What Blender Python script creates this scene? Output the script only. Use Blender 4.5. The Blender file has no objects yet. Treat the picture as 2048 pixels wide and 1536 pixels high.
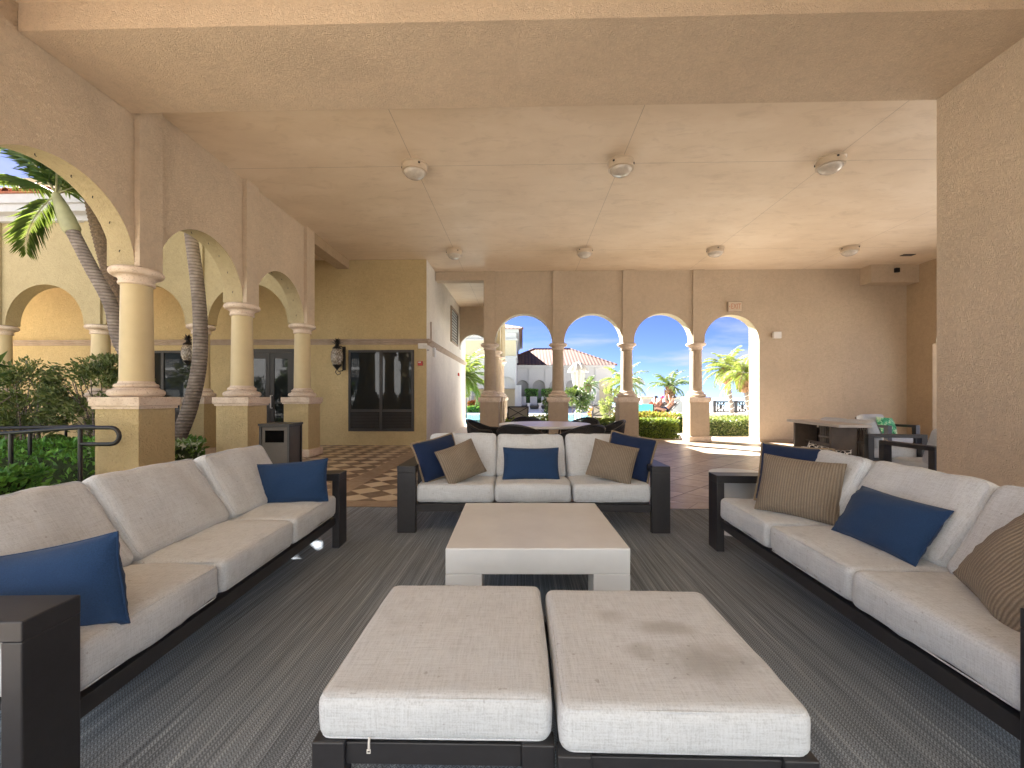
SUN_EL = 38; SUN = 5.0; SKY = .05; EXPO = 3.36; CLOUD = (3.4, 3.8, 4.5); TINT = (.48, .46, .62)
import bpy, bmesh, math, random
from mathutils import Vector, Matrix, noise as mnoise
random.seed(7)
R = math.radians
PI = math.pi
scene = bpy.context.scene
COL = scene.collection

# ------------------------------------------------------------------ node helpers
class NT:
    def __init__(self, name):
        self.m = bpy.data.materials.new(name)
        self.m.use_nodes = True
        self.t = self.m.node_tree
        self.b = self.t.nodes['Principled BSDF']
        self.out = self.t.nodes['Material Output']
    def n(self, typ, **kw):
        x = self.t.nodes.new(typ)
        for k, v in kw.items():
            setattr(x, k, v)
        return x
    def l(self, a, b):
        self.t.links.new(a, b)
    def put(self, sock, v):
        if hasattr(v, 'is_linked'):
            self.l(v, sock)
        elif isinstance(v, (tuple, list)) and len(v) == 3 and sock.type == 'RGBA':
            sock.default_value = (*v, 1)
        else:
            sock.default_value = v
    def mth(self, op, a, b=0.0, c=None):
        x = self.n('ShaderNodeMath', operation=op)
        self.put(x.inputs[0], a); self.put(x.inputs[1], b)
        if c is not None: self.put(x.inputs[2], c)
        return x.outputs[0]
    def mix(self, f, a, b, blend='MIX'):
        x = self.n('ShaderNodeMix', data_type='RGBA', blend_type=blend)
        self.put(x.inputs[0], f); self.put(x.inputs[6], a); self.put(x.inputs[7], b)
        return x.outputs[2]
    def coord(self, which='Object'):
        return self.n('ShaderNodeTexCoord').outputs[which]
    def sep(self, v):
        x = self.n('ShaderNodeSeparateXYZ'); self.l(v, x.inputs[0]); return x.outputs
    def comb(self, a, b, c):
        x = self.n('ShaderNodeCombineXYZ')
        for i, q in enumerate((a, b, c)): self.put(x.inputs[i], q)
        return x.outputs[0]
    def mapp(self, v, scale=(1, 1, 1), rot=(0, 0, 0), loc=(0, 0, 0)):
        x = self.n('ShaderNodeMapping'); self.l(v, x.inputs[0])
        x.inputs['Scale'].default_value = scale; x.inputs['Rotation'].default_value = rot
        x.inputs['Location'].default_value = loc
        return x.outputs[0]
    def noise(self, v, scale=5, detail=2, rough=.5, dist=0, out='Fac'):
        x = self.n('ShaderNodeTexNoise'); self.l(v, x.inputs['Vector'])
        x.inputs['Scale'].default_value = scale; x.inputs['Detail'].default_value = detail
        x.inputs['Roughness'].default_value = rough; x.inputs['Distortion'].default_value = dist
        return x.outputs[out]
    def ramp(self, f, *stops):
        x = self.n('ShaderNodeValToRGB'); self.put(x.inputs[0], f)
        e = x.color_ramp.elements
        while len(e) < len(stops): e.new(0.5)
        for i, (p, c) in enumerate(stops):
            e[i].position = p
            e[i].color = (*c, 1) if isinstance(c, (tuple, list)) else (c, c, c, 1)
        return x.outputs[0]
    def bump(self, h, strength=.3, dist=.01):
        x = self.n('ShaderNodeBump'); self.put(x.inputs['Height'], h)
        x.inputs['Strength'].default_value = strength; x.inputs['Distance'].default_value = dist
        self.l(x.outputs[0], self.b.inputs['Normal'])
    def set(self, **kw):
        for k, v in kw.items():
            self.put(self.b.inputs[k.replace('_', ' ')], v)
        return self

def plain(name, col, rough=.5, metal=0, var=.08, scale=8, bump=0, spec=.5):
    t = NT(name)
    c = t.coord()
    f = t.noise(c, scale, 4, .6)
    lo = tuple(x * (1 - var) for x in col); hi = tuple(min(1, x * (1 + var)) for x in col)
    t.set(Base_Color=t.ramp(f, (.3, lo), (.7, hi)), Roughness=rough, Metallic=metal)
    t.b.inputs['Specular IOR Level'].default_value = spec
    if bump:
        t.bump(t.noise(c, scale * 12, 3), bump, .004)
    return t.m

def stucco(name, col, bump=.55, var=.10, scale=30, stain=.12):
    t = NT(name)
    c = t.coord()
    blot = t.noise(c, .9, 5, .62)
    base = t.ramp(blot, (.28, tuple(x * (1 - var) for x in col)), (.5, col), (.75, tuple(min(1, x * (1 + var * .6)) for x in col)))
    # weathering streaks running down the wall
    st = t.noise(t.mapp(c, (3.2, 3.2, .35)), 1.6, 5, .65)
    base = t.mix(t.mth('MULTIPLY', t.ramp(st, (.52, 0), (.78, 1)), stain), base, tuple(x * .55 for x in col))
    mott = t.noise(c, 10, 4, .65, .6)
    base = t.mix(t.mth('MULTIPLY', t.ramp(mott, (.38, 1), (.56, 0)), .13), base, tuple(x * .55 for x in col))
    worm = t.noise(c, scale, 3.0, .55, 1.6)
    ridge = t.mth('SUBTRACT', 1.0, t.mth('ABSOLUTE', t.mth('MULTIPLY_ADD', worm, 2.0, -1.0)))
    fine = t.noise(c, scale * 4, 2, .5)
    h = t.mth('ADD', t.mth('POWER', ridge, 3.0), t.mth('MULTIPLY', fine, .35))
    base = t.mix(t.mth('MULTIPLY', t.ramp(worm, (.36, 1), (.50, 0)), .19), base, tuple(x * .6 for x in col))
    t.set(Base_Color=base, Roughness=.9)
    t.b.inputs['Specular IOR Level'].default_value = .2
    t.bump(t.mth('ADD', h, t.mth('MULTIPLY', mott, 1.2)), min(1, bump * 1.5), .012)
    return t.m

def linen(name, col, stain=0.0):
    t = NT(name)
    c = t.coord()
    n1 = t.noise(t.mapp(c, (14, 230, 230)), 1, 3, .6)
    n2 = t.noise(t.mapp(c, (230, 14, 230)), 1, 3, .6)
    n3 = t.noise(t.mapp(c, (260, 260, 16)), 1, 3, .6)
    s = t.mth('ADD', t.mth('ADD', n1, n2), n3)
    s = t.mth('MULTIPLY', s, .3333)
    base = t.ramp(s, (.36, tuple(x * .73 for x in col)), (.51, col), (.66, tuple(min(1, x * 1.13) for x in col)))
    big = t.noise(c, 2.3, 4, .6)
    base = t.mix(t.mth('MULTIPLY', t.ramp(big, (.45, 0), (.8, 1)), .22), base, tuple(x * .72 for x in col))
    if stain:
        oi = t.n('ShaderNodeObjectInfo')
        off = t.mth('MULTIPLY', oi.outputs['Random'], 7.3)
        v = t.n('ShaderNodeVectorMath', operation='ADD'); t.l(c, v.inputs[0]); t.l(t.comb(off, off, 0.0), v.inputs[1])
        sp = t.noise(t.mapp(v.outputs[0], (3.1, 3.7, 3.1)), 1.4, 4, .6, .4)
        base = t.mix(t.mth('MULTIPLY', t.ramp(sp, (.56, 0), (.74, 1)), stain), base, tuple(x * .45 for x in col))
        sm = t.noise(v.outputs[0], 46, 1, .5)
        base = t.mix(t.mth('MULTIPLY', t.ramp(sm, (.74, 0), (.78, 1)), .35), base, (.12, .10, .09))
    t.set(Base_Color=base, Roughness=.95)
    t.b.inputs['Specular IOR Level'].default_value = .15
    t.b.inputs['Sheen Weight'].default_value = .15
    w = t.noise(c, 4.2, 3, .55)
    t.bump(t.mth('ADD', t.mth('MULTIPLY', s, .25), t.mth('MULTIPLY', w, 2.0)), .35, .01)
    return t.m

def leafmat(name, c1, c2, c3, trans=.35):
    t = NT(name)
    g = t.n('ShaderNodeNewGeometry')
    base = t.ramp(g.outputs['Random Per Island'], (.0, c1), (.55, c2), (1.0, c3))
    t.set(Base_Color=base, Roughness=.45)
    t.b.inputs['Specular IOR Level'].default_value = .4
    tr = t.n('ShaderNodeBsdfTranslucent'); t.l(t.mix(.5, base, (.45, .55, .08), 'MIX'), tr.inputs[0])
    mx = t.n('ShaderNodeMixShader'); mx.inputs[0].default_value = trans
    t.l(t.b.outputs[0], mx.inputs[1]); t.l(tr.outputs[0], mx.inputs[2]); t.l(mx.outputs[0], t.out.inputs[0])
    return t.m

def glassmat(name, tint=(.015, .018, .018), rough=.02):
    t = NT(name)
    t.set(Base_Color=tint, Roughness=rough, IOR=1.5)
    t.b.inputs['Specular IOR Level'].default_value = .45
    return t.m

# ------------------------------------------------------------------ mesh builder
_chamf = {}
class MB:
    def __init__(self):
        self.v = []; self.f = []; self.mi = []; self.sm = []
    def add(self, vs, fs, mi=0, smooth=False, M=None):
        o = len(self.v)
        if M is not None: vs = [M @ Vector(p) for p in vs]
        self.v.extend([tuple(p) for p in vs])
        for f in fs:
            self.f.append(tuple(i + o for i in f)); self.mi.append(mi); self.sm.append(smooth)
        return self
    def box(self, x0, x1, y0, y1, z0, z1, bev=0, mi=0, M=None):
        if bev:
            bm = bmesh.new()
            bmesh.ops.create_cube(bm, size=1)
            for v in bm.verts:
                v.co = Vector(((x0 + x1) / 2 + v.co.x * (x1 - x0), (y0 + y1) / 2 + v.co.y * (y1 - y0), (z0 + z1) / 2 + v.co.z * (z1 - z0)))
            bmesh.ops.bevel(bm, geom=list(bm.edges), offset=bev, segments=2, profile=.5, affect='EDGES')
            bm.verts.index_update()
            self.add([v.co[:] for v in bm.verts], [[v.index for v in f.verts] for f in bm.faces], mi, False, M)
            bm.free()
            return self
        vs = [(x0, y0, z0), (x1, y0, z0), (x1, y1, z0), (x0, y1, z0), (x0, y0, z1), (x1, y0, z1), (x1, y1, z1), (x0, y1, z1)]
        fs = [(0, 3, 2, 1), (4, 5, 6, 7), (0, 1, 5, 4), (1, 2, 6, 5), (2, 3, 7, 6), (3, 0, 4, 7)]
        return self.add(vs, fs, mi, False, M)
    def tube(self, pts, r, seg=8, closed=False, radii=None, mi=0, smooth=True, M=None):
        pts = [Vector(p) for p in pts]
        n = len(pts); vs = []; fs = []
        prev = None
        for i, p in enumerate(pts):
            if closed: d = (pts[(i + 1) % n] - pts[i - 1])
            else: d = pts[min(i + 1, n - 1)] - pts[max(i - 1, 0)]
            d.normalize()
            if prev is None:
                a = Vector((0, 0, 1)) if abs(d.z) < .9 else Vector((1, 0, 0))
                u = d.cross(a).normalized()
            else:
                u = (prev - d * prev.dot(d))
                u = u.normalized() if u.length > 1e-6 else d.orthogonal().normalized()
            prev = u
            w = d.cross(u)
            rr = radii[i] if radii else r
            for k in range(seg):
                a = 2 * PI * k / seg
                vs.append(p + (u * math.cos(a) + w * math.sin(a)) * rr)
        m = n if closed else n - 1
        for i in range(m):
            j = (i + 1) % n
            for k in range(seg):
                k2 = (k + 1) % seg
                fs.append((i * seg + k, i * seg + k2, j * seg + k2, j * seg + k))
        if not closed:
            fs.append(tuple(range(seg))[::-1]); fs.append(tuple((n - 1) * seg + k for k in range(seg)))
        return self.add(vs, fs, mi, smooth, M)
    def lathe(self, prof, seg=32, c=(0, 0, 0), mi=0, smooth=True, cap=True, M=None):
        vs = []; fs = []
        for (r, z) in prof:
            for k in range(seg):
                a = 2 * PI * k / seg
                vs.append((c[0] + r * math.cos(a), c[1] + r * math.sin(a), c[2] + z))
        for i in range(len(prof) - 1):
            for k in range(seg):
                k2 = (k + 1) % seg
                fs.append((i * seg + k, i * seg + k2, (i + 1) * seg + k2, (i + 1) * seg + k))
        if cap:
            fs.append(tuple(range(seg))[::-1]); fs.append(tuple((len(prof) - 1) * seg + k for k in range(seg)))
        return self.add(vs, fs, mi, smooth, M)
    def prism(self, poly, a, b, axis='y', mi=0, M=None):
        # poly in the plane across the axis; extruded from a to b
        def P(q, t):
            if axis == 'y': return (q[0], t, q[1])
            if axis == 'x': return (t, q[0], q[1])
            return (q[0], q[1], t)
        n = len(poly)
        vs = [P(q, a) for q in poly] + [P(q, b) for q in poly]
        fs = [tuple(range(n)), tuple(range(2 * n - 1, n - 1, -1))]
        for i in range(n):
            j = (i + 1) % n
            fs.append((i, j + 0, j + n, i + n)[::-1])
        return self.add(vs, fs, mi, False, M)
    def build(self, name, mat, parent=None, loc=None, rz=0, fixn=True, autos=None):
        me = bpy.data.meshes.new(name)
        me.from_pydata(self.v, [], self.f)
        mats = mat if isinstance(mat, (list, tuple)) else [mat]
        for m in mats: me.materials.append(m)
        me.polygons.foreach_set('material_index', self.mi)
        me.polygons.foreach_set('use_smooth', self.sm)
        if fixn and len(self.f) < 20000:
            bm = bmesh.new(); bm.from_mesh(me)
            bmesh.ops.recalc_face_normals(bm, faces=bm.faces)
            bm.to_mesh(me); bm.free()
        if any(self.sm):
            try: me.set_sharp_from_angle(angle=R(38))
            except Exception: pass
        me.update()
        o = bpy.data.objects.new(name, me)
        COL.objects.link(o)
        if parent is not None: o.parent = parent
        if loc is not None: o.location = loc
        o.rotation_euler.z = rz
        return o

def tag(o, label=None, cat=None, group=None, kind=None):
    if label: o['label'] = label
    if cat: o['category'] = cat
    if group: o['group'] = group
    if kind: o['kind'] = kind
    return o
def thing(name, label, cat, loc=(0, 0, 0), rz=0, group=None):
    o = bpy.data.objects.new(name, None); COL.objects.link(o)
    o.location = loc; o.rotation_euler.z = rz
    o.empty_display_size = .1
    return tag(o, label, cat, group)
def kids(o): return [c for c in bpy.data.objects if c.parent == o]
def dup(o, parent=None):
    c = o.copy(); COL.objects.link(c)
    if parent is not None: c.parent = parent
    for ch in kids(o): dup(ch, c)
    return c
def clone(src, label, loc, rz=0, scale=None):
    c = dup(src); c.location = loc; c.rotation_euler.z = rz
    if scale: c.scale = scale
    c['label'] = label
    return c

# camera model of the photograph (used to turn measured pixels into places)
CAMH = 1.154; FPX = 855.0; YAW = 0.02514; CX, CY = 1024.0, 795.0
def ray(px, py):
    u = (px - CX) / FPX; v = (CY - py) / FPX
    return Vector((u * math.cos(YAW) - math.sin(YAW), math.cos(YAW) + u * math.sin(YAW), v))
def at_y(px, py, Y):
    d = ray(px, py); t = Y / d.y
    return Vector((d.x * t, Y, CAMH + d.z * t))
def at_z(px, py, z):
    d = ray(px, py); t = (z - CAMH) / d.z
    return Vector((d.x * t, d.y * t, z))

# ------------------------------------------------------------------ materials
BEIGE = (.60, .49, .36)
M = {}
M['beige'] = stucco('beige_stucco', BEIGE)
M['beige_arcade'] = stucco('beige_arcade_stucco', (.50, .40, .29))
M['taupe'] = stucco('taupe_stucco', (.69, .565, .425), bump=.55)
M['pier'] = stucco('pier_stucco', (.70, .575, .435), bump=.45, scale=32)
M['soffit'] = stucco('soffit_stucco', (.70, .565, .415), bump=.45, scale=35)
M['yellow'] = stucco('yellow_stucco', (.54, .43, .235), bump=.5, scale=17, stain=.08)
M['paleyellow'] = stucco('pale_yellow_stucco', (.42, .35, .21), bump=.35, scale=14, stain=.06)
M['whitewall'] = stucco('white_stucco', (.80, .76, .70), bump=.6, stain=.28)
M['farwhite'] = plain('far_white_paint', (.40, .395, .38), .8, var=.04)
M['hotel'] = plain('hotel_white_paint', (.36, .36, .355), .8, var=.03)
M['farcream'] = plain('far_cream_paint', (.44, .38, .25), .8, var=.04)
M['farshade'] = plain('far_white_shaded', (.29, .285, .27), .8, var=.05)  # darker copy of the far white, recess shade painted into the blind arches
M['fascia'] = plain('white_fascia', (.46, .47, .50), .6, var=.05)
M['shaft'] = plain('yellow_column_paint', (.54, .44, .25), .55, var=.05, scale=4, bump=.05)
M['dark'] = plain('charcoal_metal', (.022, .022, .025), .42, 0, .12, 30, .05)
M['black'] = plain('black_metal', (.012, .012, .013), .4, 0, .1, 20)
M['bronze'] = plain('bronze_window_frame', (.022, .020, .019), .5, 0, .1)
M['grey_metal'] = plain('brushed_grey_metal', (.30, .30, .30), .35, .8)
M['white_plastic'] = plain('white_plastic', (.66, .65, .62), .4, var=.04)
M['red'] = plain('red_plastic', (.42, .03, .025), .35, var=.05)
M['linen'] = linen('grey_linen', (.55, .583, .612), .10)
M['linen_stained'] = linen('stained_linen', (.55, .583, .612), .25)
M['glass'] = glassmat('dark_window_glass')
M['concrete'] = plain('pale_concrete', (.62, .64, .65), .42, var=.07, scale=3, bump=.04)
M['wood'] = plain('weathered_wood', (.10, .075, .055), .6, var=.25, scale=6, bump=.2)
M['greytop'] = plain('grey_slab_top', (.46, .42, .38), .35, var=.06)
M['rope'] = plain('black_woven_rope', (.022, .019, .018), .75, var=.3, scale=40, bump=.3)
M['bin'] = plain('brushed_dark_bin', (.060, .053, .046), .4, .2, .12)
M['opening_shade'] = plain('opening_shade_black', (.004, .004, .004), 1, 0, .1, 8, 0, 0)
M['tabletop'] = plain('white_round_top', (.70, .67, .62), .3, var=.04)
M['curb'] = plain('tan_curb', (.48, .37, .25), .8, var=.12, bump=.2)
M['hedge_core'] = plain('hedge_core_shade', (.030, .052, .016), .95, var=.5, scale=22, bump=.6)  # dark tone of the light-blocking core added inside hedges
M['soil'] = plain('mulch', (.06, .04, .028), .95, var=.4, scale=30, bump=.6)
def mk_trunk():
    t = NT('ringed_palm_bark'); c = t.coord(); sp = t.sep(c)
    n = t.noise(c, 7, 4, .65)
    ph = t.mth('ADD', t.mth('MULTIPLY', sp[2], 2 * PI / .052), t.mth('MULTIPLY', n, 4.0))
    w = t.mth('MULTIPLY_ADD', t.mth('SINE', ph), .5, .5)
    base = t.ramp(n, (.3, (.13, .105, .09)), (.55, (.21, .175, .15)), (.75, (.30, .265, .23)))
    base = t.mix(t.mth('MULTIPLY', t.mth('POWER', w, 3.0), .75), base, (.07, .055, .045))
    t.set(Base_Color=base, Roughness=.9)
    t.bump(t.mth('SUBTRACT', t.mth('MULTIPLY', n, .6), w), .7, .01)
    return t.m
M['trunk'] = mk_trunk()
M['skin'] = plain('sunlit_skin', (.55, .28, .19), .5, var=.05)
M['hair'] = plain('dark_hair', (.05, .035, .025), .6)
M['umbrella'] = plain('furled_canvas', (.42, .40, .36), .85, var=.1, scale=10)
M['towel_teal'] = plain('teal_towel', (.08, .42, .38), .9)
M['chair_mesh'] = plain('grey_sling', (.24, .22, .20), .8)
M['orange_cloth'] = plain('orange_swimsuit', (.75, .14, .05), .8)
M['pink_cloth'] = plain('pink_cap', (.65, .08, .22), .8)
M['beam'] = stucco('lintel_stucco', (.50, .38, .25))

def mk_trimstone():
    t = NT('cast_stone')
    c = t.coord()
    n = t.noise(c, 5, 6, .65); p = t.noise(c, 60, 2, .5)
    base = t.ramp(n, (.3, (.50, .39, .29)), (.55, (.64, .53, .42)), (.8, (.72, .62, .51)))
    base = t.mix(t.mth('MULTIPLY', t.ramp(p, (.30, 1), (.42, 0)), .55), base, (.26, .17, .11))
    t.set(Base_Color=base, Roughness=.8)
    t.bump(t.mth('ADD', p, n), .35, .006)
    return t.m
M['stone'] = mk_trimstone()
def mk_band():
    t = NT('cornice_grey'); c = t.coord()
    n = t.noise(c, 4, 5, .6)
    t.set(Base_Color=t.ramp(n, (.3, (.30, .23, .17)), (.7, (.40, .32, .25))), Roughness=.8)
    return t.m
M['band'] = mk_band()

def mk_ceiling():
    t = NT('painted_ceiling'); c = t.coord()
    s = t.sep(c)
    n = t.noise(t.mapp(c, (1, 1.6, 1)), .8, 6, .62, .3)
    base = t.ramp(n, (.25, (.66, .54, .40)), (.5, (.73, .605, .455)), (.75, (.80, .685, .545)))
    # faint scuffs where the paint was patched
    n2 = t.noise(t.mapp(c, (1, 2.4, 1), loc=(3, 1, 0)), 2.2, 7, .72, .8)
    base = t.mix(t.mth('MULTIPLY', t.ramp(n2, (.52, 0), (.70, 1)), .28), base, (.40, .30, .20))
    base = t.mix(t.mth('MULTIPLY', t.ramp(n2, (.30, 1), (.44, 0)), .35), base, (.74, .64, .50))
    def line(v, first, step):
        q = t.mth('FRACT', t.mth('DIVIDE', t.mth('SUBTRACT', v, first - step / 2), step))
        return t.mth('LESS_THAN', t.mth('ABSOLUTE', t.mth('SUBTRACT', q, .5)), .0032 / step)
    ln = t.mth('MAXIMUM', line(s[0], 1.39, 2.94), line(s[1], 6.12, 3.57))
    base = t.mix(t.mth('MULTIPLY', ln, .55), base, (.10, .07, .045))
    t.set(Base_Color=base, Roughness=.55)
    t.b.inputs['Specular IOR Level'].default_value = .35
    t.bump(t.mth('SUBTRACT', t.mth('MULTIPLY', n2, .4), ln), .25, .004)
    return t.m
M['ceiling'] = mk_ceiling()

def mk_floor():
    t = NT('stone_floor'); c = t.coord(); s = t.sep(c)
    X, Y = s[0], s[1]
    k = .7071
    def grid(size, ox=0.0):
        a = t.mth('DIVIDE', t.mth('MULTIPLY', t.mth('ADD', X, Y), k), size)
        b = t.mth('DIVIDE', t.mth('MULTIPLY', t.mth('SUBTRACT', X, Y), k), size)
        ck = t.mth('MODULO', t.mth('ABSOLUTE', t.mth('ADD', t.mth('FLOOR', a), t.mth('FLOOR', b))), 2.0)
        fa = t.mth('ABSOLUTE', t.mth('SUBTRACT', t.mth('FRACT', a), .5)); fb = t.mth('ABSOLUTE', t.mth('SUBTRACT', t.mth('FRACT', b), .5))
        ln = t.mth('GREATER_THAN', t.mth('MAXIMUM', fa, fb), .5 - .009 / size)
        idv = t.comb(t.mth('FLOOR', a), t.mth('FLOOR', b), 0.0)
        w = t.n('ShaderNodeTexWhiteNoise'); t.l(idv, w.inputs['Vector'])
        return ck, ln, w.outputs['Value']
    ck1, ln1, w1 = grid(.275)
    ck2, ln2, w2 = grid(.46)
    pit = t.noise(t.mapp(c, (1, 1, 1)), 38, 4, .7)
    vein = t.noise(c, 6, 6, .7, .5)
    cream = t.mix(w1, (.60, .49, .35), (.68, .57, .42)); brown = t.mix(w1, (.16, .11, .075), (.24, .175, .125))
    left = t.mix(ck1, brown, cream)
    left = t.mix(t.mth('MULTIPLY', ln1, .5), left, (.14, .10, .07))
    right = t.mix(w2, (.36, .28, .21), (.52, .43, .34))
    right = t.mix(t.mth('MULTIPLY', t.ramp(vein, (.4, 0), (.65, 1)), .45), right, (.20, .14, .10))
    right = t.mix(t.mth('MULTIPLY', ln2, .85), right, (.06, .04, .03))
    isr = t.mth('GREATER_THAN', X, -.25)
    col = t.mix(isr, left, right)
    band = t.mth('MULTIPLY', t.mth('GREATER_THAN', X, -2.42), t.mth('LESS_THAN', X, -2.13))
    b2 = t.mth('LESS_THAN', Y, 4.74)
    b3 = t.mth('GREATER_THAN', Y, 10.55)
    bw = t.n('ShaderNodeTexWhiteNoise'); t.l(t.comb(t.mth('FLOOR', t.mth('MULTIPLY', t.mth('ADD', X, Y), 2.6)), 0.0, 0.0), bw.inputs['Vector'])
    bandc = t.mix(bw.outputs['Value'], (.30, .22, .155), (.38, .29, .21))
    isb = t.mth('MAXIMUM', t.mth('MAXIMUM', band, b2), b3)
    col = t.mix(isb, col, bandc)
    seam = t.mth('LESS_THAN', t.mth('ABSOLUTE', t.mth('SUBTRACT', Y, 4.74)), .006)
    dj = t.mth('LESS_THAN', t.mth('FRACT', t.mth('MULTIPLY', t.mth('SUBTRACT', X, t.mth('MULTIPLY', Y, .8)), 3.2)), .035)
    seam = t.mth('MAXIMUM', seam, t.mth('MULTIPLY', b2, dj))
    col = t.mix(t.mth('MULTIPLY', seam, .7), col, (.05, .035, .025))
    pits = t.ramp(pit, (.30, 1), (.40, 0))
    col = t.mix(t.mth('MULTIPLY', pits, .15), col, (.12, .09, .07))
    col = t.mix(.08, col, t.ramp(vein, (.3, (.2, .15, .1)), (.7, (.5, .42, .33))))
    t.set(Base_Color=col, Roughness=t.ramp(t.noise(c, 9, 5, .7), (.3, .30), (.7, .55)))
    t.b.inputs['Specular IOR Level'].default_value = .35
    hj = t.mth('MAXIMUM', t.mth('MULTIPLY', isr, ln2), seam)
    t.bump(t.mth('SUBTRACT', t.mth('MULTIPLY', vein, .25), t.mth('ADD', t.mth('MULTIPLY', hj, 1.0), t.mth('MULTIPLY', pits, .2))), .10, .004)
    return t.m
M['floor'] = mk_floor()

def mk_rug():
    t = NT('striped_rug'); c = t.coord(); s = t.sep(c)
    X, Y = s[0], s[1]
    n1 = t.noise(t.mapp(c, (120, .55, 1)), 1, 3, .75)
    n2 = t.noise(t.mapp(c, (320, 2.5, 1)), 1, 2, .6)
    n3 = t.noise(t.mapp(c, (16, .3, 1)), 1, 2, .6)
    v = t.mth('ADD', t.mth('MULTIPLY', n1, .50), t.mth('ADD', t.mth('MULTIPLY', n2, .34), t.mth('MULTIPLY', n3, .16)))
    base = t.ramp(v, (.33, (.072, .090, .115)), (.47, (.195, .236, .285)), (.56, (.315, .372, .435)), (.66, (.62, .69, .76)))
    # herringbone weave
    tri = t.mth('ABSOLUTE', t.mth('SUBTRACT', t.mth('FRACT', t.mth('MULTIPLY', X, 42.0)), .5))
    zig = t.mth('FRACT', t.mth('ADD', t.mth('MULTIPLY', Y, 85.0), t.mth('MULTIPLY', tri, 2.4)))
    herr = t.mth('LESS_THAN', zig, .42)
    base = t.mix(t.mth('MULTIPLY', herr, .6), base, (.03, .03, .03))
    warm = t.noise(c, .9, 3, .6)
    base = t.mix(t.mth('MULTIPLY', t.ramp(warm, (.4, 0), (.7, 1)), .25), base, (.15, .13, .12))
    t.set(Base_Color=base, Roughness=.8)
    t.b.inputs['Specular IOR Level'].default_value = .25
    t.bump(t.mth('SUBTRACT', v, t.mth('MULTIPLY', herr, .3)), .5, .004)
    return t.m
M['rug'] = mk_rug()

def mk_cloth(name, col, rib=0):
    t = NT(name); c = t.coord(); s = t.sep(c)
    n = t.noise(c, 260, 2, .5); big = t.noise(c, 6, 4, .6)
    base = t.ramp(n, (.3, tuple(x * .82 for x in col)), (.7, tuple(min(1, x * 1.15) for x in col)))
    base = t.mix(t.mth('MULTIPLY', big, .25), base, tuple(x * .7 for x in col))
    h = t.mth('MULTIPLY', n, .25)
    if rib:
        w = t.mth('SINE', t.mth('MULTIPLY', s[0], 2 * PI * rib))
        w01 = t.mth('MULTIPLY_ADD', w, .5, .5)
        brk = t.noise(t.mapp(c, (20, 160, 20)), 1, 2, .5)
        base = t.mix(t.mth('MULTIPLY', t.mth('POWER', t.mth('SUBTRACT', 1.0, w01), 1.6), .60), base, tuple(x * .28 for x in col))
        base = t.mix(t.mth('MULTIPLY', t.ramp(brk, (.45, 0), (.65, 1)), .3), base, tuple(x * .6 for x in col))
        h = t.mth('ADD', h, w01)
    t.set(Base_Color=base, Roughness=.92)
    t.b.inputs['Sheen Weight'].default_value = .1
    t.b.inputs['Specular IOR Level'].default_value = .15
    t.bump(t.mth('ADD', h, t.mth('MULTIPLY', big, .8)), .4, .006)
    return t.m
M['blue'] = mk_cloth('blue_canvas', (.019, .048, .118))
M['navy'] = mk_cloth('navy_canvas', (.012, .024, .066))
M['tan'] = mk_cloth('ribbed_tan_weave', (.27, .22, .165), 72)
M['trim'] = mk_cloth('tan_cord_trim', (.25, .195, .13))
def mk_black_white():
    t = NT('black_white_print'); c = t.coord()
    v = t.n('ShaderNodeTexVoronoi', feature='DISTANCE_TO_EDGE'); t.l(c, v.inputs['Vector']); v.inputs['Scale'].default_value = 14
    t.set(Base_Color=t.ramp(v.outputs['Distance'], (.06, (.75, .75, .72)), (.09, (.015, .015, .02))), Roughness=.9)
    return t.m
M['print'] = mk_black_white()
def mk_greenprint():
    t = NT('green_print'); c = t.coord()
    n = t.noise(c, 9, 3, .6, 1.0)
    t.set(Base_Color=t.ramp(n, (.38, (.02, .22, .10)), (.5, (.10, .55, .28)), (.62, (.75, .85, .6))), Roughness=.9)
    return t.m
M['green'] = mk_greenprint()

def mk_rooftile():
    t = NT('barrel_roof_tile'); c = t.coord(); s = t.sep(c)
    w = t.mth('MULTIPLY_ADD', t.mth('SINE', t.mth('MULTIPLY', t.mth('ADD', s[0], 0.0), 2 * PI / .36)), .5, .5)
    row = t.mth('FRACT', t.mth('MULTIPLY', s[1], 2.6))
    n = t.noise(c, 3.0, 3, .6)
    base = t.ramp(n, (.3, (.085, .032, .018)), (.55, (.125, .052, .030)), (.75, (.16, .078, .05)))
    base = t.mix(t.mth('MULTIPLY', t.mth('LESS_THAN', w, .3), .6), base, (.03, .010, .006))
    base = t.mix(t.mth('MULTIPLY', t.mth('LESS_THAN', row, .12), .4), base, (.09, .035, .02))
    t.set(Base_Color=base, Roughness=.85)
    t.bump(w, .8, .06)
    return t.m
M['rooftile'] = mk_rooftile()
M['tile_near'] = plain('clay_tile', (.34, .12, .07), .8, var=.3, scale=5, bump=.2)

def mk_water():
    t = NT('pool_water_surface'); c = t.coord()
    t.set(Base_Color=(.18, .42, .50), Roughness=.08)
    t.bump(t.noise(c, 5, 3, .6), .25, .03)
    return t.m
M['water'] = mk_water()
def mk_sea():
    t = NT('sea_surface'); c = t.coord()
    t.set(Base_Color=(.30, .45, .55), Roughness=.35)
    t.bump(t.noise(c, .6, 4, .6), .3, .1)
    return t.m
M['sea'] = mk_sea()
M['deck'] = plain('pale_deck_stone', (.86, .80, .71), .7, var=.10, scale=2.5, bump=.1)
M['terrace'] = plain('grey_terrace_pavers', (.31, .295, .275), .8, var=.12, scale=4, bump=.2)
M['path'] = plain('courtyard_paving', (.42, .34, .25), .8, var=.15, scale=4, bump=.2)

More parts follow.
